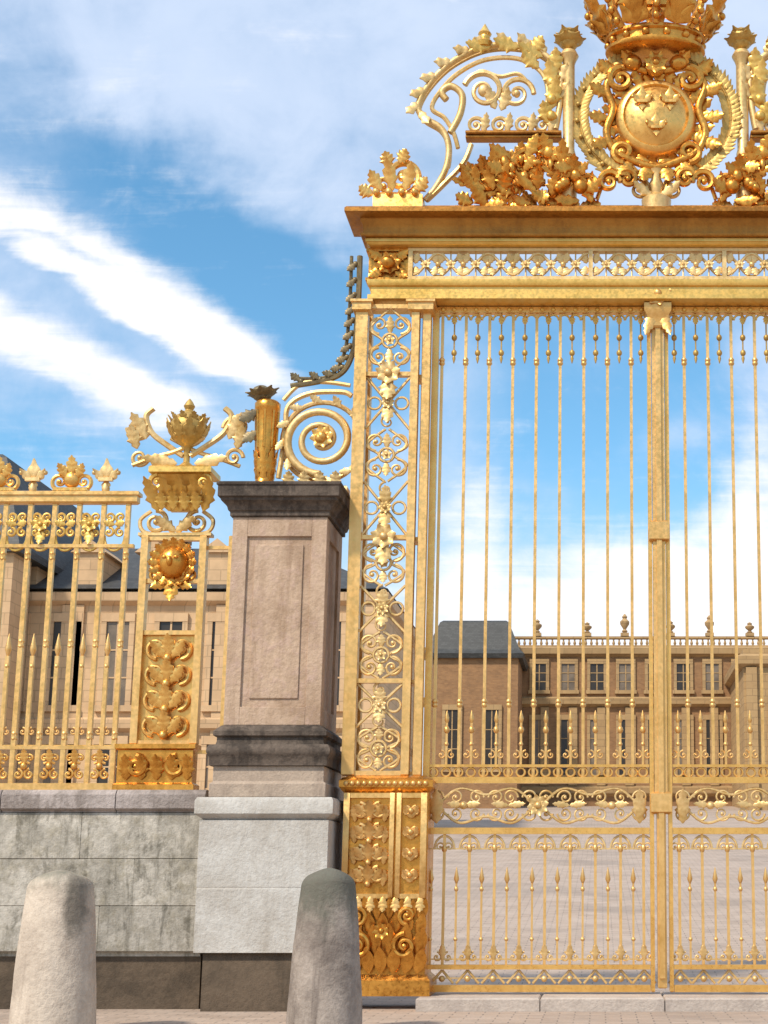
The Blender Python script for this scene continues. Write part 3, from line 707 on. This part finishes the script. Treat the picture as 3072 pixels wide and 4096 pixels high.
    for s in (-1, 1): c.leaf((s * .05, -.14, 8.0), (s * .3, 0, -1), .35, .06, .2)
    c.zmap(TOP).build('meeting_stile', GOLDB, gate, 40)
doors()

def fleur(m, x, y, z, s):
    m.leaf((x, y, z), (0, 0, 1), .5 * s, .13 * s, .12, lobes=1)
    for g in (-1, 1): m.leaf((x + g * .05 * s, y, z), (g * .75, 0, .75), .36 * s, .09 * s, .35, lobes=1); m.ball((x + g * .27 * s, y - .03 * s, z + .16 * s), .055 * s, None, None, 8, 5)
    m.leaf((x, y, z), (0, 0, -1), .26 * s, .09 * s, .12, lobes=1)
    m.box(x - .16 * s, x + .16 * s, y - .09 * s, y, z - .04 * s, z + .04 * s)

def crest():
    zc = 10.48
    # oval shield with three lilies
    m = MB(); n = 36; rings = ((.50, .06), (.49, -.05), (.44, -.11), (.40, -.12), (.385, -.09), (.30, -.15), (.18, -.19), (.02, -.21))
    vs = [(r * math.cos(2 * PI * j / n), y, zc + r * 1.02 * math.sin(2 * PI * j / n)) for r, y in rings for j in range(n)]
    fs = [(i * n + j, (i + 1) * n + j, (i + 1) * n + (j + 1) % n, i * n + (j + 1) % n) for i in range(len(rings) - 1) for j in range(n)]
    fs += [tuple(range(n)), tuple((len(rings) - 1) * n + j for j in reversed(range(n)))]
    m.add(vs, fs)
    for (a, b) in ((-.17, .12), (.17, .12), (0, -.22)): fleur(m, a, -.20, zc + b, .42)
    sh = m.build('shield', GOLD, gate, 50)
    m = MB()        # strapwork round the shield
    for g in (-1, 1):
        m.scroll(g * .42, zc + .50, .16, PI / 2, g * -1.5, -.06, .05); m.scroll(g * .40, zc - .46, .14, -PI / 2, g * 1.5, -.06, .045)
        m.tube(spline(xz([(g * .10, zc + .62), (g * .42, zc + .66), (g * .60, zc + .42), (g * .52, zc + .12), (g * .60, zc - .18), (g * .50, zc - .44), (g * .2, zc - .60), (0, zc - .66)], -.04), 8), .05, 8)
        for (x, z, dx_, dz_, L) in ((.55, .3, 1, .4, .3), (.58, 0, 1, 0, .26), (.54, -.28, 1, -.5, .3), (.3, -.55, .5, -1, .3), (.1, -.6, .2, -1, .3), (.25, .6, .4, 1, .3), (.48, .55, 1, .8, .3)):
            m.leaf((g * x, -.05, zc + z), (g * dx_, 0, dz_), L, .09, .3)
        m.ball((g * .28, -.08, zc + .70), .12, .10, .10); m.leaf((g * .2, -.08, zc + .64), (g * .8, 0, .6), .3, .09, .4)
    for k in range(26):
        a = 2 * PI * k / 26; m.leaf((.44 * math.cos(a), -.01 + .03 * (k % 2), zc + .45 * math.sin(a)), (math.cos(a + .2), 0, math.sin(a + .2)), .25 + .06 * (k % 2), .085, .3, lobes=3)
    m.ball((0, -.1, zc + .66), .13, .1, .15); m.rosette((0, -.16, zc + .66), .16, 7)
    m.build('strapwork', GOLDO, sh, 50)
    # laurel branches sweeping round the shield
    w = MB(); rnd = random.Random(11)
    for g in (-1, 1):
        C = [(g * .92 * math.sin(a), -.02, zc + .02 - .84 * math.cos(a)) for a in [R(12 + 148 * i / 40) for i in range(41)]]
        w.tube(C, .020, 6)
        for i in range(1, 41):
            p = C[i]; q = C[i - 1]; tx, tz = p[0] - q[0], p[2] - q[2]; L = math.hypot(tx, tz); tx /= L; tz /= L
            for s in (-1, 1):
                w.leaf((p[0], -.03 + .02 * s, p[2]), (tx * .8 - s * tz * .8, 0, tz * .8 + s * tx * .8), rnd.uniform(.15, .2), .042, .25, lobes=1)
            if i % 4 == 0: w.ball((p[0] + .04 * g, -.05, p[2]), .028, None, None, 8, 5)
    w.build('laurel_wreath', GOLDG, gate, 50)
    # closed crown
    c = MB(); z0 = 11.33; rx, ry = .58, .36
    c.lathe([(rx, z0), (rx * 1.06, z0 + .02), (rx * 1.06, z0 + .06), (rx * .98, z0 + .08), (rx * .98, z0 + .16), (rx * 1.07, z0 + .18), (rx * 1.07, z0 + .22), (rx, z0 + .24)], 0, 0, 28, 1, ry / rx)
    for k in range(14): a = 2 * PI * k / 14; c.ball((rx * math.cos(a), ry * math.sin(a), z0 + .12), .05, .05, .05, 8, 5)
    for k in range(8):
        a = 2 * PI * (k + .5) / 8; b = Vector((rx * 1.05 * math.cos(a), ry * 1.1 * math.sin(a), z0 + .22)); o = Vector((math.cos(a), math.sin(a), 0))
        big = abs(math.cos(a)) > .5
        c.leaf(b, o * .45 + Vector((0, 0, 1)), .50, .17, .3, out=o, lobes=3)
        for s in (-1, 1): c.leaf(b, o * .35 + Vector((-math.sin(a) * s * .8, math.cos(a) * s * .5, .8)), .30, .09, .35, out=o, lobes=1)
    for k in range(8):
        a = 2 * PI * k / 8; ca, sa = math.cos(a), math.sin(a)
        P = spline([(rx * ca, ry * sa, z0 + .22), (rx * 1.34 * ca, ry * 1.35 * sa, z0 + .52), (rx * 1.2 * ca, ry * 1.2 * sa, z0 + .88), (rx * .55 * ca, ry * .55 * sa, z0 + 1.06), (.05 * ca, .05 * sa, z0 + 1.0)], 8)
        c.tube(P, .05, 7)
        for q in range(2, len(P) - 2, 3): c.ball(P[q] + Vector((ca, sa, .2)) * .05, .05, None, None, 8, 5)
        c.leaf(P[10] - Vector((0, 0, .1)), (ca * .1, sa * .1, 1), .42, .16, .25, out=(ca, sa, 0), lobes=4)
    c.ball((0, 0, z0 + 1.18), .16); c.leaf((0, -.1, z0 + .25), (0, 0, 1), .55, .16, .15, lobes=3); fleur(c, 0, -.36, z0 + .46, .8)
    fleur(c, 0, 0, z0 + 1.5, .6)
    c.build('crown', GOLDO, gate, 50)
    # side cartouche, standard and foliage: built at left, mirrored
    st = MB(); X = -1.06
    st.lathe([(.10, 9.107), (.10, 9.46), (.10, 9.60), (.06, 9.66), (.06, 9.9), (.085, 9.96), (.085, 10.02), (.07, 10.08), (.075, 10.6), (.07, 11.2), (.09, 11.26), (.12, 11.32), (.09, 11.38)], X, 0, 14)
    stn = st.build('standard', GOLDP, gate, 40)
    k = MB(); k.ball((X, 0, 11.55), .13, .13, .15)
    for j in range(7): a = 2 * PI * j / 7; k.leaf((X, 0, 11.40), (math.cos(a) * .7, math.sin(a) * .7, .9), .27, .10, .25, out=(math.cos(a), math.sin(a), -.5), lobes=2)
    for j in range(5): a = 2 * PI * j / 5 + .4; k.leaf((X, 0, 11.45), (math.cos(a) * .4, math.sin(a) * .4, 1), .28, .08, .3, out=(math.cos(a), math.sin(a), 0), lobes=2)
    k.build('flower_finial', GOLDG, stn, 50)
    mirror_tree(stn, gate)
    t = MB()
    outer = spline(xz([(-1.28, 10.35), (-1.22, 10.75), (-1.24, 11.1), (-1.45, 11.36), (-1.8, 11.47), (-2.22, 11.44), (-2.62, 11.24), (-2.90, 10.95), (-3.04, 10.66), (-2.95, 10.50), (-2.74, 10.36), (-2.64, 10.14), (-2.66, 9.86), (-2.78, 9.60), (-2.92, 9.42)]), 8)
    t.tube(outer, .042, 8)
    inner = spline(xz([(-1.42, 10.5), (-1.38, 10.85), (-1.48, 11.12), (-1.78, 11.29), (-2.2, 11.27), (-2.55, 11.08), (-2.78, 10.82), (-2.86, 10.62), (-2.70, 10.50), (-2.58, 10.3), (-2.52, 10.1)]), 8)
    t.tube(inner, .030, 7)
    for i in range(8, 72, 5):
        p_ = outer[i]; d_ = (outer[i + 1] - outer[i - 1]).normalized(); t.leaf((p_.x, -.03, p_.z), (d_.x * .9 - d_.z * -.45, 0, d_.z * .9 - d_.x * .45) if i < 64 else (d_.x, 0, d_.z), .24, .065, .25, lobes=2)
    t.tube([(p.x + .0, .10, p.z) for p in outer[:96]], .03, 6)
    t.scroll(-2.20, 10.86, .26, PI * .9, -1.6, 0, .040); t.scroll(-1.78, 10.82, .22, 0, 1.6, 0, .036)
    t.tube(spline(xz([(-2.44, 10.95), (-2.25, 11.12), (-2.0, 11.05), (-1.75, 11.08), (-1.56, 10.85)]), 8), .026, 7)
    t.tube(spline(xz([(-2.62, 10.3), (-2.50, 10.55), (-2.48, 10.8), (-2.62, 10.92), (-2.74, 10.84), (-2.68, 10.74)]), 8), .045, 8)
    t.tube(spline(xz([(-2.9, 9.42), (-2.7, 9.62), (-2.45, 9.9), (-2.35, 10.15)]), 8), .035, 7)
    XS = Matrix.Diagonal((.955, 1, 1, 1))
    crt = t.xf(XS).build('cartouche_frame', GOLDP, gate, 50)
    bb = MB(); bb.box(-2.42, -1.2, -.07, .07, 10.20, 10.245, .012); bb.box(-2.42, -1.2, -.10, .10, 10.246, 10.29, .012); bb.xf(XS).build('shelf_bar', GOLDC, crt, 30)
    u = MB(); u.ball((-2.2, 0, 11.56), .07, .07, .1); u.lathe([(.09, 11.44), (.11, 11.5), (.05, 11.56), (.09, 11.62), (.05, 11.68), (.005, 11.76)], -2.2, 0, 10)
    for (x, z, dx_, dz_, L) in ((-1.3, 11.05, .1, 1, .34), (-1.34, 10.6, .2, 1, .42), (-1.36, 10.4, -.3, 1, .3), (-1.45, 11.30, -1, .4, .36), (-1.75, 11.42, -1, .2, .36), (-2.1, 11.45, -1, -.05, .36), (-1.3, 10.85, -.2, 1, .4), (-1.6, 11.36, .6, .7, .25), (-1.5, 11.15, -.8, .7, .3)):
        u.leaf((x, -.03, z), (dx_, 0, dz_), L, .10, .3)
    for z in (10.5, 10.72, 10.94): u.ball((-1.33, -.04, z), .07, .06, .07)
    u.xf(XS).build('cartouche_leaves', GOLDY, crt, 50)
    v = MB(); v.leaf((-2.05, 0, 10.62), (-.4, 0, 1), .3, .08, .3); v.leaf((-1.98, 0, 10.6), (.4, 0, 1), .3, .08, .3); v.ball((-2.2, 0, 10.86), .08, .06, .08)
    for x in (-2.3, -2.0, -1.7, -1.45): v.scroll(x, 10.40, .11, 0, 1.5, 0, .028); v.leaf((x + .1, -.02, 10.3), (.2, 0, 1), .25, .06, .25)
    v.xf(XS).build('inner_scrolls', GOLDP, crt, 50)
    f = MB(); rnd = random.Random(21)
    for j in range(84):
        x = rnd.uniform(-2.35, -.78); top = 10.22 - max(0, (x + 1.3)) * .75 - max(0, -1.9 - x) * .8
        z = rnd.uniform(9.26, max(9.5, top - .24)); a = rnd.uniform(R(-10), R(190)); 
        f.leaf((x, rnd.uniform(-.16, .05), z), (math.cos(a), rnd.uniform(-.3, .1), math.sin(a)), rnd.uniform(.22, .36), rnd.uniform(.07, .11), rnd.uniform(.2, .5))
    for j in range(16):
        x = rnd.uniform(-2.0, -.95); f.ball((x, -.12, rnd.uniform(9.5, 9.98)), rnd.uniform(.05, .10), .08, rnd.uniform(.05, .10), 10, 6)
    for (x, z, r_, a, tn) in ((-1.62, 9.82, .25, 0, 1.7), (-1.15, 9.70, .2, PI, -1.6), (-2.1, 9.66, .2, 0, 1.6), (-.86, 9.58, .14, PI, -1.5), (-.6, 9.62, .15, 0, 1.5), (-.36, 9.66, .13, PI, -1.5)): f.scroll(x, z, r_, a, tn, -.08, .042)
    f.tube(spline(xz([(-.75, 9.42), (-.6, 9.8), (-.4, 9.9), (-.2, 9.72), (-.08, 9.45)], -.03), 8), .028, 7)
    f.box(-2.55, -.2, -.10, .10, 9.107, 9.32, .02)
    f.xf(XS).build('acanthus_foliage', GOLDO, crt, 50)
    e = MB(); ex = -3.27
    e.rect(ex - .28, ex + .34, -.2, .2, [(0, 9.107), (0, 9.40), (-.06, 9.46), (-.1, 9.47)])
    e.scroll(ex + .05, 9.72, .24, -PI / 2, 1.7, 0, .05); e.scroll(ex - .17, 9.60, .13, -PI / 2, -1.5, 0, .035)
    for (x, z, dx_, dz_, L) in ((-.2, 9.5, -.6, 1, .28), (-.05, 9.5, -.2, 1, .4), (.1, 9.5, .3, 1, .36), (.22, 9.48, .9, .8, .25), (-.1, 9.8, -.3, 1, .2), (.02, 9.85, .5, .8, .2), (-.3, 9.44, -1, .5, .2)): e.leaf((ex + x, -.1, z), (dx_, 0, dz_), L, .09, .35)
    for x in (-.24, -.08, .08, .24): e.ball((ex + x, -.2, 9.43), .05, None, None, 8, 5)
    e.xf(XS).build('corner_scroll', GOLD, crt, 50)
    mirror_tree(crt, gate)
    b = MB(); b.lathe([(.16, 9.107), (.18, 9.42), (.07, 9.5), (.10, 9.6), (.06, 9.7), (.1, 9.8)], 0, 0, 14)
    for g in (-1, 1): b.scroll(g * .2, 9.56, .13, PI / 2, g * 1.5, 0, .03); b.leaf((g * .05, -.05, 9.45), (g * .9, 0, .6), .3, .07, .3)
    b.build('shield_stand', GOLDP, gate, 50)
crest()

# ------------------------------------------------------------------ ornament standing on the pier
def pier_ornament():
    r = thing('scroll_ornament', 'gilded quiver column and oval spiral scroll standing on the pillar cap', 'ornament', (PIER_X, 0, 5.75))
    m = MB(); cx = -4.58
    m.lathe([(.16, 5.752), (.16, 5.82), (.11, 5.88), (.10, 6.0), (.115, 6.3), (.125, 6.55), (.13, 6.75), (.15, 6.78), (.15, 6.85), (.12, 6.88)], cx, 0, 18)
    for j in range(8): a = 2 * PI * j / 8; m.leaf((cx + .1 * math.cos(a), .1 * math.sin(a), 5.9), (0, 0, 1), .4, .06, .12, out=(math.cos(a), math.sin(a), 0)); m.tube([(cx + .115 * math.cos(a), .115 * math.sin(a), 6.3), (cx + .135 * math.cos(a), .135 * math.sin(a), 6.75)], .016, 5)
    q = m.build('quiver', GOLDO, r, 45)
    k = MB()
    for j in range(9): a = 2 * PI * j / 9; k.leaf((cx - .04, 0, 6.86), (math.cos(a) * .6 - .25, math.sin(a) * .6, .8), .26, .08, .3, out=(math.cos(a), math.sin(a), -.3), lobes=2)
    k.ball((cx - .08, 0, 6.98), .12, .11, .1); k.leaf((cx - .1, -.08, 6.75), (-.8, 0, -.6), .26, .08, .3); k.leaf((cx - .1, -.08, 6.5), (-.7, 0, -.7), .22, .07, .3)
    k.build('arrow_feathers', IRON, q, 50)
    s = MB(); ox, oz = -3.93, 6.40
    def oval(sx, sz, a0, turns, n=70, y=-.05, r1=.2):
        P = []
        for i in range(n + 1):
            t = i / n; a = a0 + 2 * PI * turns * t; q_ = 1 - (1 - r1) * t; P.append((ox + sx * q_ * math.cos(a), y, oz + sz * q_ * math.sin(a)))
        return P
    s.tube(oval(.43, .42, -PI * .5, -2.1), [.052 - .022 * i / 70 for i in range(71)], 8)
    s.tube([(ox + .47 * math.cos(a * PI / 20) - .0, .03, oz + .48 * math.sin(a * PI / 20)) for a in range(40)], .03, 7, True)
    s.tube(spline(xz([(-4.42, 5.95), (-4.36, 6.5), (-4.34, 6.82), (-4.1, 6.98), (-3.72, 7.0), (-3.6, 6.95)]), 8), .032, 7)
    s.tube(spline(xz([(-4.40, 6.9), (-4.2, 7.10), (-3.9, 7.12), (-3.62, 7.08)]), 8), .026, 7)
    s.box(-4.42, -3.60, -.10, .10, 5.752, 5.84, .015)
    for x in (-4.3, -4.12, -3.94, -3.76): s.leaf((x, -.08, 5.82), (.15, 0, 1), .2, .07, .3); 
    for j in range(12):
        a = 2 * PI * j / 12; s.leaf((ox + .44 * math.cos(a), -.06, oz + .45 * math.sin(a)), (-math.sin(a) + .5 * math.cos(a), 0, math.cos(a) + .5 * math.sin(a)), .17, .045, .3)
    s.build('spiral_scroll', GOLDP, r, 50)
    e = MB(); e.rosette((ox + .02, -.1, oz + .02), .15, 8, .3, .4); e.ball((ox, -.1, oz), .07); e.build('rosette', GOLD, r, 50)
pier_ornament()

# ------------------------------------------------------------------ fence on the low wall
def fence():
    r = thing('gilded_fence', 'gilded railing of slender bars with scroll frieze on the low wall', 'fence', (-9, 0, 2.326))
    xl, xr = -13.8, -6.05
    m = MB()
    m.rect(xl, xr, -.04, .04, [(.0, 5.64), (.02, 5.66), (.02, 5.73), (.04, 5.735), (.04, 5.775), (0, 5.79)]); m.box(xl, xr, -.03, .03, 5.12, 5.16)
    m.build('top_rail', GOLDB, r, 30)
    m = MB(); m.box(xl, xr, -.05, .05, 2.328, 2.42); m.box(xl, xr, -.03, .03, 2.80, 2.84); m.build('bottom_rail', GOLDB, r, 30)
    X = [-6.14 - .2825 * k for k in range(27)]
    b = MB(); x = X[0]; b.box(x - .026, x + .026, -.026, .026, 2.42, 5.64)
    for z in (2.95, 4.0, 5.02): b.lathe([(.022, z - .06), (.038, z - .03), (.030, z), (.038, z + .03), (.022, z + .06)], x, 0, 10)
    b0 = b.build('bar', GOLDB, r, 40)
    for q in X[1:]: copy_part(b0, q - x)
    f = MB(); g = MB(); k = MB()
    for i, q in enumerate(X):
        c = q - .141
        f.tube([(c + .12 * math.cos(PI * j / 10), 0, 5.16 - .0 - .0 + .10 - .17 * math.sin(PI * j / 10) + .0) for j in range(11)], .018, 6)
        for s in (-1, 1):
            f.scroll(c + s * .062, 5.30, .058, PI / 2, s * 1.3, -.02, .018); f.scroll(c + s * .062, 5.48, .058, -PI / 2, -s * 1.3, -.02, .018)
            f.leaf((c, -.03, 5.39), (s, 0, .2), .13, .045, .25)
            g.scroll(c + s * .062, 2.52, .058, PI / 2, s * 1.3, -.02, .018); g.scroll(c + s * .062, 2.70, .058, -PI / 2, -s * 1.3, -.02, .016)
        if i % 2: f.rosette((c, -.05, 5.39), .10, 7, .3); f.leaf((c, -.03, 5.36), (0, 0, -1), .22, .06, .2)
        g.ball((c, -.03, 2.61), .04, None, None, 8, 5); g.leaf((c, -.03, 2.63), (0, 0, 1), .18, .05, .25)
        g.box(c - .125, c + .125, -.012, .012, 2.83, 2.85)
    d = MB(); c = X[0] - .141; d.box(c - .022, c + .022, -.022, .022, 2.84, 3.86); d.ball((c, 0, 3.74), .032, None, None, 8, 5); d.lathe([(.014, 3.86), (.038, 3.93), (.036, 3.97), (.004, 4.12)], c, 0, 8)
    for s in (-1, 1): d.scroll(c + s * .05, 3.0, .045, PI / 2, s * 1.2, 0, .012)
    d0 = d.build('spear_bar', GOLDB, r, 45)
    for q in X[1:]: copy_part(d0, q - X[0])
    f.build('top_frieze', GOLDY, r, 50); g.build('bottom_frieze', GOLD, r, 50)
    k = MB(); x = -6.42     # lily finial over the rail
    fleur(k, x, 0, 5.93, .52); k.lathe([(.04, 5.79), (.05, 5.83), (.02, 5.9)], x, 0, 10); k0 = k.build('lily_finial', GOLDP, r, 50)
    for j in range(1, 9): copy_part(k0, -.848 * j)
    k = MB(); x = -6.82
    k.box(x - .2, x + .2, -.05, .05, 5.791, 5.83); k.ball((x, 0, 5.93), .10, .07, .10)
    for s in (-1, 1): k.scroll(x + s * .14, 5.91, .10, -PI / 2, s * 1.4, 0, .026); k.leaf((x + s * .05, -.03, 5.95), (s * .6, 0, 1), .2, .06, .3)
    k.leaf((x, -.03, 5.96), (0, 0, 1), .26, .07, .15); k1 = k.build('scroll_finial', GOLD, r, 50)
    for j in range(1, 8): copy_part(k1, -.848 * j)
fence()

def pilaster():
    r = thing('gilded_pilaster', 'gilded openwork pilaster with leafy capital and flower crown left of the pillar', 'pilaster', (-5.5, 0, 2.326))
    x0, x1 = -5.97, -5.17; cx = (x0 + x1) / 2; y = -.04
    m = MB()
    for x in (-5.905, -5.235): m.box(x - .04, x + .04, -.09, .03, 2.85, 5.25, .012)
    m.box(-4.955, -4.91, -.03, .03, 2.328, 5.26, .01); m.box(-5.195, -4.955, -.02, .02, 5.1, 5.14); m.box(-5.195, -4.955, -.02, .02, 2.75, 2.79)
    for z in (2.87, 4.12, 4.72, 5.22): m.box(-5.865, -5.275, -.07, .01, z - .025, z + .025)
    p = m.build('posts', GOLDB, r, 30)
    b = MB(); b.rect(x0 - .12, x1 - .02, -.14, .12, [(0, 2.328), (0, 2.40), (-.03, 2.42), (-.03, 2.78), (0, 2.80), (0, 2.85)])
    for i in range(5): q = x0 + .02 + .17 * i; b.leaf((q, -.13, 2.45), (0, 0, 1), .3, .08, .3); 
    for s in (-1, 1): b.scroll(cx - .05 + s * .22, 2.6, .12, PI / 2, s * 1.5, -.14, .035)
    b.build('base_block', GOLDO, r, 40)
    f = MB()
    for z0 in (2.95, 3.24, 3.53, 3.82):
        for s in (-1, 1): f.scroll(cx + s * .14, z0 + .12, .12, -PI / 2, s * 1.5, y, .026); f.leaf((cx, y - .02, z0), (s * .8, 0, .8), .3, .07, .3)
        f.leaf((cx, y - .03, z0 + .02), (0, 0, 1), .28, .08, .3); f.ball((cx, y - .05, z0), .05, None, None, 8, 5)
    f.box(-5.865, -5.275, -.012, .012, 2.9, 4.10)
    f.build('relief_panel', GOLD, p, 50)
    h = MB(); h.ball((cx, -.08, 4.93), .17, .14, .18, 16, 12); h.ball((cx, -.22, 4.92), .035, .05, .06)
    for a in range(-4, 13): q = a * PI / 8; h.leaf((cx + .13 * math.cos(q), -.06, 4.93 + .14 * math.sin(q)), (math.cos(q), -.1, math.sin(q)), .17, .06, .35)
    for s in (-1, 1): h.ball((cx + s * .065, -.205, 4.97), .03, .02, .022, 8, 5); h.scroll(cx + s * .2, 4.80, .09, PI / 2, s * 1.4, -.06, .03); h.leaf((cx, -.06, 4.76), (s * .9, 0, -.5), .28, .07, .2)
    h.leaf((cx, -.08, 4.76), (0, 0, -1), .3, .09, .2); h.build('lion_mask', GOLDO, p, 50)
    s_ = MB()
    for g in (-1, 1):
        s_.scroll(cx + g * .24, 5.42, .14, PI / 2, g * 1.5, -.02, .03); s_.tube(spline(xz([(cx + g * .08, 5.27), (cx + g * .36, 5.30), (cx + g * .42, 5.44), (cx + g * .3, 5.55)], -.02), 8), .024, 6); s_.leaf((cx, -.05, 5.3), (g * .8, 0, .6), .3, .07, .3)
    s_.box(cx - .42, cx + .42, -.08, .06, 5.25, 5.285); s_.build('neck_scrolls', GOLDP, r, 50)
    c = MB(); c.rect(cx - .20, cx + .20, -.10, .10, [(-.06, 5.55), (-.05, 5.6), (.0, 5.85), (.08, 5.95)]); c.rect(cx - .34, cx + .34, -.2, .2, [(-.02, 5.951), (.02, 5.97), (.02, 6.03), (0, 6.05)])
    for i in range(5): q = cx - .26 + .13 * i; c.leaf((q, -.10, 5.53), ((i - 2) * .16, -.1, 1), .44, .085, .5)
    for i in range(4): q = cx - .2 + .133 * i; c.leaf((q, -.17, 5.53), (0, -.05, 1), .22, .07, .45)
    for g in (-1, 1): c.scroll(cx + g * .27, 5.86, .09, PI / 2, -g * 1.5, -.16, .03)
    c.v = [(x + .06, y, z) for x, y, z in c.v]; c.build('leafy_capital', GOLDY, r, 45)
    w = MB()
    w.lathe([(.10, 6.05), (.13, 6.09), (.05, 6.15), (.05, 6.3), (.09, 6.36), (.2, 6.42), (.3, 6.55), (.31, 6.62), (.22, 6.74), (.1, 6.8), (.06, 6.84), (.09, 6.89), (.05, 6.95), (.01, 6.99)], cx, 0, 16)
    for j in range(10): a = 2 * PI * j / 10; w.leaf((cx + .12 * math.cos(a), .12 * math.sin(a), 6.38), (math.cos(a) * .8, math.sin(a) * .8, .7), .36, .09, -.2, out=(math.cos(a), math.sin(a), -.6)); w.leaf((cx + .22 * math.cos(a + .3), .22 * math.sin(a + .3), 6.6), (math.cos(a) * .3, math.sin(a) * .3, 1), .2, .07, .3, out=(math.cos(a), math.sin(a), 0))
    w.v = [(cx + .07 + (x - cx) * .74, y * .74, 6.05 + (z - 6.05) * .92) for x, y, z in w.v]; w.build('flower_crown', GOLDG, r, 45)
    u = MB()
    for g in (-1, 1):
        u.tube(spline(xz([(cx + g * .04, 6.22), (cx + g * .22, 6.34), (cx + g * .42, 6.5), (cx + g * .50, 6.70), (cx + g * .42, 6.80)]), 8), [.035] * 33, 7)
        u.tube(spline(xz([(cx + g * .62, 6.10), (cx + g * .36, 6.20), (cx + g * .1, 6.28), (cx + g * -.2, 6.44)], .02 * g), 8), .026, 7)
        u.scroll(cx + g * .56, 6.56, .15, PI, g * -1.5, 0, .03); u.leaf((cx + g * .48, -.02, 6.42), (g * .5, 0, .9), .36, .09, .25); u.leaf((cx + g * .1, -.03, 6.12), (g, 0, .15), .42, .08, .2); u.scroll(cx + g * .55, 6.2, .11, 0, g * 1.4, 0, .026)
        u.leaf((cx + g * .58, -.02, 6.3), (g * .3, 0, 1), .3, .08, .25)
    u.v = [(x + .07, y, z) for x, y, z in u.v]; u.build('crossed_scrolls', GOLDP, r, 50)
pilaster()
